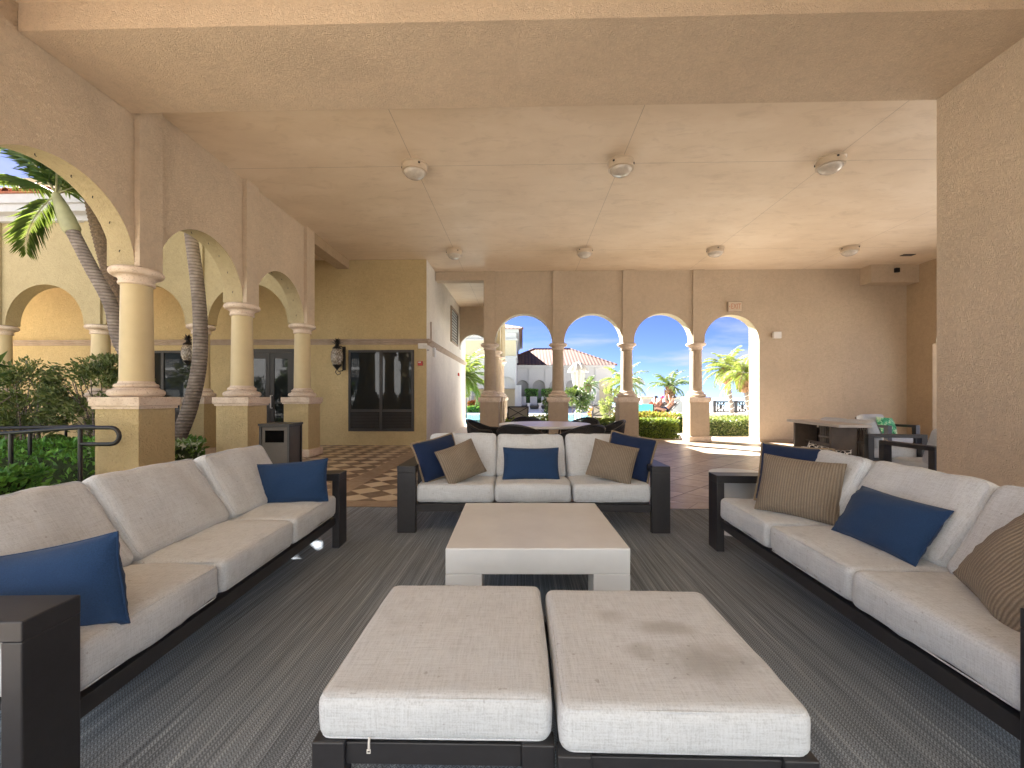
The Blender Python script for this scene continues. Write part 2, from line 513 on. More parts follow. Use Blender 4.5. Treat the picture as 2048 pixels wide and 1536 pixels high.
M['lf_hedge'] = leafmat('hedge_leaf', (0.034, 0.112, 0.022), (0.084, 0.266, 0.045), (0.210, 0.476, 0.084), .25)
M['lf_shrub'] = leafmat('shrub_leaf', (0.042, 0.065, 0.023), (0.106, 0.154, 0.058), (0.230, 0.250, 0.106), .25)
M['lf_sun'] = leafmat('sunny_hedge_leaf', (0.034, 0.074, 0.008), (0.090, 0.141, 0.017), (0.214, 0.236, 0.040), .35)
M['lf_varieg'] = leafmat('variegated_leaf', (0.037, 0.068, 0.021), (0.105, 0.131, 0.042), (0.289, 0.289, 0.158), .35)
M['lf_croton'] = leafmat('croton_leaf', (.16, .02, .015), (.30, .16, .02), (.10, .20, .03), .3)
M['lf_dark'] = leafmat('dark_leaf', (0.015, 0.045, 0.015), (0.033, 0.090, 0.027), (0.068, 0.150, 0.045), .2)
M['lf_palm'] = leafmat('palm_leaflet', (0.016, 0.048, 0.007), (0.035, 0.083, 0.011), (0.089, 0.140, 0.019), .28)
M['lf_palmsun'] = leafmat('sunny_palm_leaflet', (0.038, 0.067, 0.008), (0.092, 0.118, 0.017), (0.176, 0.176, 0.042), .45)
M['lf_red'] = leafmat('red_flower', (.5, .03, .02), (.65, .12, .03), (.10, .16, .03), .3)
M['lf_white'] = leafmat('white_flower_leaf', (0.036, 0.108, 0.024), (0.120, 0.240, 0.048), (0.900, 0.900, 0.744), .3)
M['crownshaft'] = plain('green_crownshaft', (.26, .26, .14), .5, var=.3, scale=3)
# ------------------------------------------------------------------ the setting
ZC = 4.484; ZB = 4.245; SPR = 2.60
WXI, WXO = -4.26, -4.52          # inner and outer face of the left arcade wall
YB = 11.28                        # back arcade wall
YY = 10.25                        # yellow wall

def flat(name, x0, x1, y0, y1, z, mat, t=.04):
    o = MB().box(x0, x1, y0, y1, z - t, z).build(name, mat)
    tag(o, kind='structure'); return o
flat('pavilion_floor', -4.75, 10.1, -3.6, 12.0, 0.0, M['floor'], .3)
flat('pool_deck', -60, 70, 12.0, 18.6, -.012, M['deck'])
o = MB().box(-60, 70, 32.5, 58, -.052, -.012).box(-60, -9.0, 18.6, 32.5, -.052, -.012).box(11.0, 70, 18.6, 32.5, -.052, -.012).build('pool_surround', M['deck'])
tag(o, kind='structure')
flat('pool_water', -9.0, 11.0, 18.6, 32.5, -.10, M['water'], .3)
flat('terrace_apron', -40, 60, -60, -3.6, -.012, M['terrace'])
flat('side_terrace', 10.1, 60, -3.6, 12.0, -.012, M['deck'])
flat('courtyard_paving', -40, -4.75, -3.6, 12.0, -.02, M['path'])
flat('sea', -3000, 3000, 58, 6000, -7.0, M['sea'])
flat('ground', -3000, 3000, -3000, 58, -7.5, M['path'], .5)

# ceiling slab
c = MB()
c.box(-4.6, 10.3, -2.2, 11.6, ZC, ZC + .3)
c.box(-2.45, -.62, 11.6, 17.3, ZC, ZC + .3)
c.box(-8.7, -4.6, 8.4, 10.6, ZC, ZC + .3)
o = c.build('pavilion_ceiling', M['ceiling']); tag(o, kind='structure')

# ------------------------------------------------------------------ arcade walls
def arch_strip(s0, s1, arches, spring, top, a, b, axis):
    """wall between s0 and s1 along the axis, faces at a (index 0) and b (index 1), semicircular openings cut from below"""
    mb = MB()
    N = 28
    S = [(s0, spring)]
    for (cc, r) in arches:
        for i in range(N + 1):
            an = PI - PI * i / N
            S.append((cc + r * math.cos(an), spring + r * math.sin(an)))
    S.append((s1, spring))
    def P(s, t, z): return (s, t, z) if axis == 'x' else (t, s, z)
    vs = []
    for (s, z) in S:
        vs += [P(s, a, z), P(s, a, top), P(s, b, z), P(s, b, top)]
    n = len(S)
    fa = []; fb = []; fi = []
    for i in range(n - 1):
        p, q = 4 * i, 4 * (i + 1)
        fa.append((p, q, q + 1, p + 1)); fb.append((p + 2, p + 3, q + 3, q + 2))
        fi.append((p, p + 2, q + 2, q)); fi.append((p + 1, q + 1, q + 3, p + 3))
    e = 4 * (n - 1)
    fi.append((0, 1, 3, 2)); fi.append((e, e + 2, e + 3, e + 1))
    mb.add(vs, fa + fb + fi)
    mb.mi = [0] * len(fa) + [1] * len(fb) + [2] * len(fi)
    return mb

# columns -----------------------------------------------------------
def make_column(label, group, body, shaft, w=.48):
    t = thing('arcade_column', label, 'column', group=group)
    h = w / 2
    MB().box(-h, h, -h, h, .15, 1.035).build('plinth', body, t)
    MB().box(-h - .045, h + .045, -h - .045, h + .045, 0, .152, .02).build('plinth_foot', M['stone'], t)
    MB().box(-h - .02, h + .02, -h - .02, h + .02, 1.03, 1.062).box(-h - .04, h + .04, -h - .04, h + .04, 1.06, 1.16, .008).build('plinth_cap', M['stone'], t)
    prof = [(.245, 1.16)]
    for i in range(9):
        a = -PI / 2 + PI * i / 8
        prof.append((.215 + .042 * math.cos(a), 1.205 + .042 * math.sin(a)))
    prof += [(.205, 1.252), (.20, 1.262)]
    for i in range(7):
        a = -PI / 2 + PI * i / 6
        prof.append((.178 + .022 * math.cos(a), 1.285 + .022 * math.sin(a)))
    prof += [(.166, 1.315), (.160, 1.335)]
    MB().lathe(prof, 40).build('column_base', M['stone'], t)
    MB().lathe([(.155, 1.33), (.153, 1.6), (.147, 2.1), (.142, 2.425)], 40).build('shaft', shaft, t)
    prof = [(.143, 2.41), (.165, 2.418), (.168, 2.440), (.160, 2.452)]
    for i in range(6):
        a = PI / 2 * i / 5
        prof.append((.160 + .052 * (1 - math.cos(a)), 2.455 + .052 * math.sin(a)))
    for i in range(9):
        a = -PI / 2 + PI * i / 8
        prof.append((.205 + .042 * math.cos(a), 2.553 + .042 * math.sin(a)))
    prof.append((.14, 2.602))
    MB().lathe(prof, 40).build('capital', M['stone'], t)
    return t

LY = [4.735, 6.555, 8.375]
g1 = 'yellow columns of the left arcade'
colA = make_column('thick yellow column on a tall plinth nearest on the left, behind the long left sofa', g1, M['yellow'], M['shaft'])
colA.location = (-4.37, LY[0], 0)
clone(colA, 'middle yellow column of the left arcade, standing behind the grey trash can', (-4.37, LY[1], 0))
clone(colA, 'yellow column with stone foot where the left arcade ends, beside the dark double door', (-4.37, LY[2], 0))
clone(colA, 'yellow column at the near end of the left arcade, beyond the handrail', (-4.37, LY[0] - 1.82, 0))

# left arcade wall ---------------------------------------------------
arches = [(LY[0] - .91 - 1.82, .76), (LY[0] - .91, .76), (LY[0] + .91, .76), (LY[1] + .91, .76)]
W = thing('arcade_wall', 'beige stucco arcade wall on the left with round arches over yellow columns', 'wall', (-4.39, 4, 0))
def off(o, par):      # keep a part built in scene coordinates in place under its thing
    o.matrix_parent_inverse = Matrix.Translation(par.location).inverted(); return o
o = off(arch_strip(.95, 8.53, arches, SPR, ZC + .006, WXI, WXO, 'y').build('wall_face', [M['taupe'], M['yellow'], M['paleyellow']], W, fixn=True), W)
for y in [LY[0] - 1.82] + LY:
    off(MB().box(WXI - .005, WXI + .06, y - .15, y + .15, SPR, ZC + .004).build('pilaster', M['taupe'], W), W)
    off(MB().box(WXO - .05, WXO + .005, y - .15, y + .15, SPR, ZC + .004).build('pilaster', M['paleyellow'], W), W)
# small hooks left in the undersides of the arches
for (cc, rr) in arches[1:]:
    for an in (12, 34, 54, 72, 96, 120):
        a = R(an); s = cc + (rr - .006) * math.cos(a); z = SPR + (rr - .006) * math.sin(a)
        off(MB().tube([(-4.40, s, z + .01), (-4.40, s - .012 * math.cos(a), z - .012), (-4.388, s - .02 * math.cos(a), z - .02)], .004, 5).build('hook', M['black'], W), W)
# concrete lintel running on from the arcade to the yellow wall
b = MB().box(-4.50, -4.20, 8.53, YY + .01, 4.265, ZC + .003).build('ceiling_beam', M['beam'])
tag(b, 'short concrete beam under the ceiling, from the left arcade to the yellow wall', 'beam')
# deep beam across the room, overhead
b = MB().box(-4.255, 9.9, 3.50, 4.55, ZB, ZC + .005).build('ceiling_beam', M['soffit'])
tag(b, 'wide stucco beam spanning the whole room overhead in front of the ceiling lights', 'beam')

b = MB().box(-4.6, 10.3, -2.2, -1.9, 3.25, ZC + .004).build('front_light_baffle', M['soffit'])  # added out of view to hold front light off the beam and ceiling
tag(b, 'unseen light baffle added along the open edge of the roof behind the photographer', 'beam')
# right pier wall
b = MB().box(4.30, 4.74, -2.2, 4.552, 0, ZB + .004).box(4.303, 4.737, -2.2, 3.497, ZB + .003, ZC + .005).build('pier_wall', M['pier'])
tag(b, 'tall blank stucco wall at the right edge, behind the right sofa', 'wall')

# back arcade ----------------------------------------------------------
BX = [-.88, .94, 2.76, 4.58]
g2 = 'beige columns of the back arcade'
colB = make_column('beige column between the passage and the first sea arch, behind the round table', g2, M['beige_arcade'], M['beige_arcade'], .50)
colB.location = (BX[0], YB + .15, 0)
clone(colB, 'beige column left of the arch that frames the furled umbrella', (BX[1], YB + .15, 0))
clone(colB, 'beige column left of the arch that shows a lone palm and sunbathers', (BX[2], YB + .15, 0))
clone(colB, 'sunlit beige column left of the arch under the exit sign', (BX[3], YB + .15, 0))
W2 = thing('arcade_wall', 'beige stucco arcade wall at the back with four arches open to the sky', 'wall', (2, YB, 0))
ar = [(BX[0] + .91, .76), (BX[1] + .91, .76), (BX[2] + .91, .76), (5.44, .71)]
off(arch_strip(BX[0] - .15, 6.15, ar, SPR, ZC + .006, YB, YB + .28, 'x').build('wall_face', [M['beige'], M['farcream'], M['farcream']], W2), W2)
for x in BX:
    off(MB().box(x - .15, x + .15, YB - .045, YB + .005, SPR, ZC + .004).build('pilaster', M['beige'], W2), W2)
    off(MB().box(x - .15, x + .15, YB + .275, YB + .32, SPR, ZC + .004).build('pilaster', M['farcream'], W2), W2)
b = MB().box(6.15, 10.2, YB + .001, YB + .50, 0, ZC + .006).build('back_wall', M['beige'])
tag(b, 'plain beige stucco wall at the back right, right of the exit sign arch', 'wall')
b = MB().box(6.15, 9.88, YB - .015, YB + .004, 0, .075, .004).build('baseboard', M['beige_arcade'], b)
# right end wall of the room, with an opening to the bright terrace
W3 = thing('end_wall', 'beige end wall at far right, seen past the tall blank wall', 'wall', (9.9, 9, 0))
off(MB().box(9.9, 10.2, 10.58, YB + .01, 0, ZC + .006).build('wall_return', M['beam'], W3), W3)
off(arch_strip(-1.0, 10.58, [(10.58 - 2.0 * k - 1.0, .92) for k in (5, 4, 3, 2, 1, 0)], 2.45, ZC + .006, 9.902, 10.2, 'y').build('wall_face', [M['beam'], M['farcream'], M['farcream']], W3), W3)
for k in range(1, 6):
    off(MB().box(9.93, 10.17, 10.58 - 2 * k - .12, 10.58 - 2 * k + .12, 0, 2.455).build('post', M['beam'], W3), W3)
# boxed duct in the back right corner
bx = thing('duct_box', 'stucco box under the ceiling in the back right corner', 'duct box', (9.2, 11, 4.05))
off(MB().box(8.72, 9.9, 10.93, YB + .01, 4.04, ZC + .004, .0).build('box_body', M['beige'], bx), bx)
cm = thing('wall_camera', 'small black camera on the stucco box in the back right corner', 'camera', (9.33, 10.93, 4.33))
MB().box(-.05, .05, -.07, .005, -.055, .055, .012).build('housing', M['black'], cm)
MB().lathe([(.001, -.012), (.03, -.012), (.03, 0)], 16, M=Matrix.Translation((0, -.07, 0)) @ Matrix.Rotation(R(90), 4, 'X')).build('lens', M['dark'], cm)
o = MB().box(8.85, 9.12, 10.15, 10.27, ZC - .012, ZC + .003, .004).build('ceiling_vent', M['bronze']); tag(o, 'small dark slot in the ceiling near the back right corner', 'vent')

# ------------------------------------------------------------------ yellow wing
YW = thing('yellow_wing', 'yellow stucco wing at the left back holding the dark window and double door', 'building', (-8, YY, 0))
off(MB().box(-16, -2.319, YY, YY + .25, 0, ZC + .006).build('wall', M['yellow'], YW), YW)
off(MB().box(-2.56, -2.316, YY + .003, 17.2, 0, ZC + .005).build('side_wall', M['whitewall'], YW), YW)
def cornice_poly(z): return [(0, z - .13), (.03, z - .13), (.03, z - .085), (.05, z - .075), (.05, z - .045), (.075, z - .03), (.085, z - .01), (.085, z), (0, z)]
p = cornice_poly(2.56)
mb = MB()
# along the front, mitred round the corner and back along the side wall
pts = [(-16, YY), (-2.316, YY), (-2.316, 17.2)]
vs = []; n = len(p)
for (px_, py_, dx, dy) in ((-16, YY, 0, -1), (-2.316, YY, 1, -1), (-2.316, 17.25, 1, 0)):
    for (d, z) in p: vs.append((px_ + dx * (d - .004), py_ + dy * (d - .004), z))
fs = []
for s in range(2):
    for i in range(n):
        j = (i + 1) % n
        fs.append((s * n + i, s * n + j, (s + 1) * n + j, (s + 1) * n + i))
fs.append(tuple(range(2 * n, 3 * n))); fs.append(tuple(range(n))[::-1])
mb.add(vs, fs); off(mb.build('cornice', M['band'], YW), YW)
# louvred grille high on the side wall
lv = off(MB().box(-2.32, -2.27, 13.62, 13.68, 2.95, 4.10).box(-2.32, -2.27, 15.0, 15.06, 2.95, 4.10).box(-2.32, -2.27, 13.68, 15.0, 2.95, 3.0).box(-2.32, -2.27, 13.68, 15.0, 4.05, 4.10).build('louvre_grille', M['band'], YW), YW)
sl = MB()
for k in range(11):
    z = 3.03 + k * .095
    sl.prism([(-2.31, z + .06), (-2.30, z + .065), (-2.262, z + .005), (-2.272, z)], 13.68, 15.0, 'y')
off(sl.build('slats', M['bronze'], YW), YW)

def window(par, x0, x1, z0, z1, louvre_top, mull, y=YY, name='window'):
    y0 = y
    f = MB()
    t = .055
    f.box(x0, x0 + t, y0 - .035, y0 + .01, z0, z1).box(x1 - t, x1, y0 - .035, y0 + .01, z0, z1)
    f.box(x0 + t, x1 - t, y0 - .033, y0 + .01, z1 - t, z1).box(x0 + t, x1 - t, y0 - .033, y0 + .01, z0, z0 + t)
    for m in mull: f.box(m - .035, m + .035, y0 - .031, y0 + .01, z0 + t, z1 - t)
    edges = [x0 + t] + [q for m in mull for q in (m - .035, m + .035)] + [x1 - t]
    if louvre_top:
        for i in range(0, len(edges), 2): f.box(edges[i], edges[i + 1], y0 - .029, y0 + .01, louvre_top - .03, louvre_top + .03)
    w = off(f.build(name, M['bronze'], par), par)
    for i in range(0, len(edges), 2):
        g = MB().box(edges[i] - .003, edges[i + 1] + .003, y0 - .012, y0 - .004, (louvre_top + .03 if louvre_top else z0 + t) - .003, z1 - t + .003).build('pane', M['glass'])
        g.parent = w
        if louvre_top:
            l = MB(); z = z0 + t + .02
            while z < louvre_top - .05:
                l.prism([(y0 - .026, z), (y0 - .022, z - .003), (y0 - .004, z + .024), (y0 - .008, z + .027)], edges[i], edges[i + 1], 'x'); z += .036
            l.box(edges[i], edges[i + 1], y0 - .004, y0 - .001, z0 + t, louvre_top - .03)
            ll = l.build('louvres', M['bronze']); ll.parent = w
    return w
window(YW, -4.21, -2.62, .34, 2.30, .84, [-3.42])
window(YW, -9.10, -7.95, .34, 2.30, .84, [-8.80])
# double door, partly behind the columns
d = MB()
dx0, dx1 = -6.75, -5.52
for (a, b_) in ((dx0, dx0 + .07), (dx1 - .07, dx1)): d.box(a, b_, YY - .045, YY + .01, 0, 2.33)
d.box(dx0 + .07, dx1 - .07, YY - .043, YY + .01, 2.24, 2.33)
dr = off(d.build('door', M['bronze'], YW), YW)
for (a, b_) in ((dx0 + .075, -6.138), (-6.128, dx1 - .075)):
    lf = MB().box(a, a + .10, YY - .03, YY, .01, 2.235).box(b_ - .10, b_, YY - .03, YY, .01, 2.235).box(a + .10, b_ - .10, YY - .028, YY, 2.10, 2.235).box(a + .10, b_ - .10, YY - .028, YY, .01, .22).box(a + .10, b_ - .10, YY - .026, YY, 1.0, 1.06).build('door_leaf', M['bronze']); lf.parent = dr
    g = MB().box(a + .098, b_ - .098, YY - .014, YY - .004, .218, 2.102).build('pane', M['glass']); g.parent = dr
hd = MB().tube([(-6.08, YY - .03, .9), (-6.08, YY - .09, .9), (-6.08, YY - .09, 1.2), (-6.08, YY - .03, 1.2)], .015, 8).build('handle', M['white_plastic']); hd.parent = dr

# passage beside the yellow wing: soffit beam, arch at its end, receding arcade
b = MB().box(-2.312, BX[0] - .15, YB, YB + .28, 4.255, ZC + .004).build('ceiling_beam', M['beige'])
tag(b, 'short stucco beam over the passage beside the back arcade', 'beam')
W4 = thing('arch_wall', 'cross wall with one arch at the end of the passage', 'wall', (-1.6, 15.6, 0))
off(arch_strip(-2.314, -1.0, [(-1.775, .53)], 2.92, ZC + .004, 15.6, 15.86, 'x').build('wall_face', [M['beige'], M['farcream'], M['farwhite']], W4), W4)
off(MB().box(-1.245, -1.0, 15.602, 15.858, 0, 2.922).build('jamb', M['farwhite'], W4), W4)
W5 = thing('arcade_wall', 'cream arcade wall running away from the room along the passage', 'wall', (-.88, 14, 0))
off(arch_strip(YB + .281, 17.0, [(YB + .15 + .91 + 1.82 * k, .76) for k in range(3)], SPR, ZC + .006, -1.0, -.76, 'y').build('wall_face', [M['beige'], M['farcream'], M['farcream']], W5), W5)
for k in range(1, 4):
    off(MB().box(-.765, -.70, YB + .15 + 1.82 * k - .15, YB + .15 + 1.82 * k + .15, SPR, ZC + .3).build('pilaster', M['farcream'], W5), W5)
    clone(colB, ['', 'cream column seen just behind the first back column, along the passage', 'second cream column behind the first back column, along the passage', 'farthest cream column of the arcade along the passage'][k], (-.88, YB + .15 + 1.82 * k, 0))

# ------------------------------------------------------------------ courtyard facade on the left
FY = 8.25
CXs = [-6.42, -8.47, -10.52]
g3 = 'yellow columns of the courtyard facade'
for x, lb in zip(CXs, ('yellow courtyard column behind the slender leaning palm trunk', 'yellow courtyard column behind the right tall shrub', 'yellow courtyard column behind the left tall shrub, cut by the picture edge')):
    c2 = clone(colA, lb, (x, FY + .125, 0)); c2['group'] = g3
CF = thing('courtyard_facade', 'pale yellow courtyard facade with round arches and a tiled eave on the left', 'building', (-9, FY, 0))
xs = [-12.57] + CXs[::-1] + [-4.37]
ar = [((xs[i] + xs[i + 1]) / 2, .80) for i in range(4)]
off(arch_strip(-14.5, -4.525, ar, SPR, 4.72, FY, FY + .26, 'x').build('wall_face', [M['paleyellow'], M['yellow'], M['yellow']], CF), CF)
for x in CXs + [-12.57]:
    off(MB().box(x - .16, x + .16, FY - .05, FY + .005, SPR, 4.70).build('pilaster', M['paleyellow'], CF), CF)
off(MB().box(-14.5, -4.53, FY - .30, FY + .3, 4.72, 4.86).box(-14.5, -4.53, FY - .36, FY + .3, 4.861, 5.03).box(-14.5, -4.53, FY - .10, FY + .02, 4.62, 4.719).build('fascia', M['fascia'], CF), CF)
rt = MB()
x = -14.4
while x < -4.7:
    for k in range(5):
        y0 = FY - .42 + .36 * k; z0 = 5.06 + .13 * k
        ring = []
        for q in range(7):
            a = PI * q / 6
            ring.append((x + .085 * math.cos(a), math.sin(a) * .075))
        vs = [(px_, y0, z0 + pz) for px_, pz in ring] + [(px_ * 1.0, y0 + .42, z0 + .16 + pz * .85) for px_, pz in ring]
        vs += [(px_ + (x - px_) * .22, y0, z0 + pz * .75) for px_, pz in ring]
        fs = [(q, q + 1, q + 8, q + 7) for q in range(6)] + [(q, q + 14, q + 15, q + 1) for q in range(6)]
        rt.add(vs, fs, 0, True)
    x += .21
off(rt.build('roof_tiles', M['tile_near'], CF, fixn=False), CF)
off(MB().prism([(FY - .40, 5.035), (FY - .40, 5.06), (FY + 1.5, 5.75), (FY + 1.5, 5.035)], -14.5, -4.53, 'x').build('roof', M['tile_near'], CF), CF)
tw = thing('stair_tower', 'pale tower wall rising behind the tiled eave of the courtyard', 'building', (-12, 13, 0))
off(MB().box(-14.9, -8.2, 12.2, 16.5, 4.4, 7.6).build('wall', M['farcream'], tw), tw)
# ramp landing, kerbs and planting bed
o = MB().box(-14, -4.86, 4.40, 5.14, -.02, .06).box(-14, -4.80, 5.95, 6.25, -.02, .14, .01).box(-14, -4.80, 4.30, 4.40, -.02, .12, .01).build('ramp_kerb', M['curb']); tag(o, kind='structure')
for i, (a, b_) in enumerate(((2.0, 4.28), (6.26, 7.9))):
    o = MB().box(-13.8, -4.80, a, b_, -.02, .03).build('planting_bed', M['soil']); tag(o, kind='structure')
# ------------------------------------------------------------------ soft shapes
def cushion(w, d, h, r=.045, crown=.02, n=(22, 20, 8), seed=0, wr=.004, seam=True):
    """rounded, slightly puffed box cushion centred on its bottom face; real folds as small noise"""
    mb = MB()
    idx = {}; vs = []; fs = []
    nx, ny, nz = n
    def pos(i, j, k):
        # denser rows near the edges so that the rounding is smooth
        def e(a, m, half):
            t = -1 + 2 * a / m
            t = math.copysign(1 - (1 - abs(t)) ** 1.6, t)
            return t * half
        p = Vector((e(i, nx, w / 2), e(j, ny, d / 2), e(k, nz, h / 2)))
        q = Vector((max(-w / 2 + r, min(w / 2 - r, p.x)), max(-d / 2 + r, min(d / 2 - r, p.y)), max(-h / 2 + r, min(h / 2 - r, p.z))))
        dv = p - q
        if dv.length > 1e-6: p = q + dv.normalized() * min(r, dv.length if (abs(dv.x) > 1e-6) + (abs(dv.y) > 1e-6) + (abs(dv.z) > 1e-6) == 1 else r)
        ux, uy, uz = p.x / (w / 2), p.y / (d / 2), p.z / (h / 2)
        bx, by, bz = 1 - ux * ux, 1 - uy * uy, 1 - uz * uz
        p.z += math.copysign(crown, uz) * bx * by * (abs(uz) ** 2)
        p.x += crown * .35 * ux * abs(ux) * by * bz
        p.y += crown * .35 * uy * abs(uy) * bx * bz
        s = Vector((p.x * 5 + seed * 7.1, p.y * 5 + seed, p.z * 5))
        a = mnoise.noise(s) * wr * 1.4
        s2 = Vector((p.x * 16 + seed, p.y * 9, p.z * 12 + seed * 3))
        a += mnoise.noise(s2) * wr * .5
        if uz > .6 and wr > .005:
            # stretched creases running from the back corners
            cr_ = mnoise.noise(Vector((p.x * 4 + p.y * 9 + seed, p.y * 3 - p.x * 13, seed * 1.7)))
            a += (abs(cr_) ** 1.5) * wr * 1.1 * max(0, min(1, .55 + uy * .6)) * (1 - ux ** 4) * (1 - uy ** 6)
        nn = Vector((ux, uy, uz)).normalized()
        return p + nn * a + Vector((0, 0, h / 2))
    def vid(i, j, k):
        key = (i, j, k)
        if key not in idx:
            idx[key] = len(vs); vs.append(pos(i, j, k))
        return idx[key]
    for i in range(nx):
        for j in range(ny):
            fs.append((vid(i, j, 0), vid(i, j + 1, 0), vid(i + 1, j + 1, 0), vid(i + 1, j, 0)))
            fs.append((vid(i, j, nz), vid(i + 1, j, nz), vid(i + 1, j + 1, nz), vid(i, j + 1, nz)))
    for i in range(nx):
        for k in range(nz):
            fs.append((vid(i, 0, k), vid(i + 1, 0, k), vid(i + 1, 0, k + 1), vid(i, 0, k + 1)))
            fs.append((vid(i, ny, k), vid(i, ny, k + 1), vid(i + 1, ny, k + 1), vid(i + 1, ny, k)))
    for j in range(ny):
        for k in range(nz):
            fs.append((vid(0, j, k), vid(0, j, k + 1), vid(0, j + 1, k + 1), vid(0, j + 1, k)))
            fs.append((vid(nx, j, k), vid(nx, j + 1, k), vid(nx, j + 1, k + 1), vid(nx, j, k + 1)))
    mb.add(vs, fs, 0, True)
    if seam:
        # sewn seam round the top and bottom panel
        for zz, k in ((h - r * .28, 1), (r * .28, -1)):
            pts = []
            ins = r * .30
            rc = r * .9
            for (cx_, cy_, a0) in ((1, 1, 0), (-1, 1, 90), (-1, -1, 180), (1, -1, 270)):
                for q in range(5):
                    a = R(a0 + q * 22.5)
                    x_ = cx_ * (w / 2 - ins - rc) + rc * math.cos(a); y_ = cy_ * (d / 2 - ins - rc) + rc * math.sin(a)
                    pts.append((x_, y_, zz))
            full = []
            for q in range(len(pts)):
                A, B = Vector(pts[q]), Vector(pts[(q + 1) % len(pts)])
                m = max(1, int((B - A).length / .03))
                for z_ in range(m): full.append(A.lerp(B, z_ / m))
            out = []
            for P in full:
                ux, uy = P.x / (w / 2), P.y / (d / 2)
                P = P.copy(); P.z += k * crown * (1 - ux * ux) * (1 - uy * uy)
                out.append(P)
            mb.tube(out, .0028, 5, closed=True)
    return mb

def pillow(w, h, t, trim=False, seed=0, n=26, pull=.05):
    """throw pillow standing in its local XZ plane, bottom edge at z = 0"""
    mb = MB(); vs = []; fs = []
    def base(u, v, side):
        pr = max(0.0, (1 - abs(u) ** 2.6)) ** .55 * max(0.0, (1 - abs(v) ** 2.6)) ** .55
        x = u * w / 2 * (1 - pull * (1 - v * v) * abs(u) ** 3)
        z = v * h / 2 * (1 - pull * 1.3 * (1 - u * u) * abs(v) ** 3)
        th = t / 2 * pr
        edge = max(abs(u), abs(v))
        fold = mnoise.noise(Vector((u * 9 + seed * 3.3, v * 9, seed + side * 4))) * .010 * edge ** 2 * (1 if edge < .99 else 0)
        big = mnoise.noise(Vector((u * 2 + seed, v * 2, side * 2 + seed))) * .012 * pr
        gather = math.sin(u * 38 + seed) * .0035 * max(0, abs(v) - .55) * 2 * pr + math.sin(v * 34 + seed * 2) * .0035 * max(0, abs(u) - .55) * 2 * pr
        sag = mnoise.noise(Vector((u * 1.3, seed * 2.2, v * 1.1))) * .012
        return Vector((x, side * (th + fold + big + gather) + sag, z + h / 2))
    for side in (-1, 1):
        o = len(vs)
        for j in range(n + 1):
            for i in range(n + 1):
                u = -1 + 2 * i / n; v = -1 + 2 * j / n
                u = math.copysign(abs(math.sin(u * PI / 2)) ** .9, u); v = math.copysign(abs(math.sin(v * PI / 2)) ** .9, v)
                vs.append(base(u, v, side))
        for j in range(n):
            for i in range(n):
                q = (o + j * (n + 1) + i, o + j * (n + 1) + i + 1, o + (j + 1) * (n + 1) + i + 1, o + (j + 1) * (n + 1) + i)
                fs.append(q if side == -1 else q[::-1])
    mb.add(vs, fs, 0, True)
    tr = []
    for s in range(4):
        for q in range(24):
            a = -1 + 2 * q / 24
            u, v = ((a, -1), (1, a), (-a, 1), (-1, -a))[s]
            tr.append(base(u, v, 1))
    return mb, tr

def throw(label, w, h, t, mat, loc, face, lean=15, roll=0, trim=False, seed=0, name='throw_pillow', group='throw pillows on the sofas', trimmat='trim', tr_r=.011):
    """face = heading in degrees of the pillow's front (local -Y); lean back about its bottom edge"""
    mb, tr = pillow(w, h, t, trim, seed)
    th = thing(name, label, 'pillow', loc, 0, group)
    rot = Matrix.Rotation(R(face + 90), 4, 'Z') @ Matrix.Rotation(R(-lean), 4, 'X') @ Matrix.Rotation(R(roll), 4, 'Y')
    th.matrix_world = Matrix.Translation(loc) @ rot
    mb.build('cover', M[mat], th, fixn=False)
    k = MB().tube(tr, tr_r if trim else .0035, 7, closed=True)
    k.build('cord_trim' if trim else 'seam', M[trimmat if trim else mat], th)
    return th

# ------------------------------------------------------------------ lounge furniture
rug = MB().box(-2.55, 2.75, .05, 4.42, .001, .011).build('outdoor_rug', M['rug'])
rb = MB().box(-2.562, 2.762, 4.418, 4.432, .001, .013, .002).box(-2.562, 2.762, .038, .052, .001, .013, .002).box(-2.562, -2.548, .053, 4.417, .001, .013, .002).box(2.748, 2.762, .053, 4.417, .001, .013, .002).build('binding', M['dark'], rug)
tag(rug, 'large grey striped woven rug under the lounge set', 'rug')

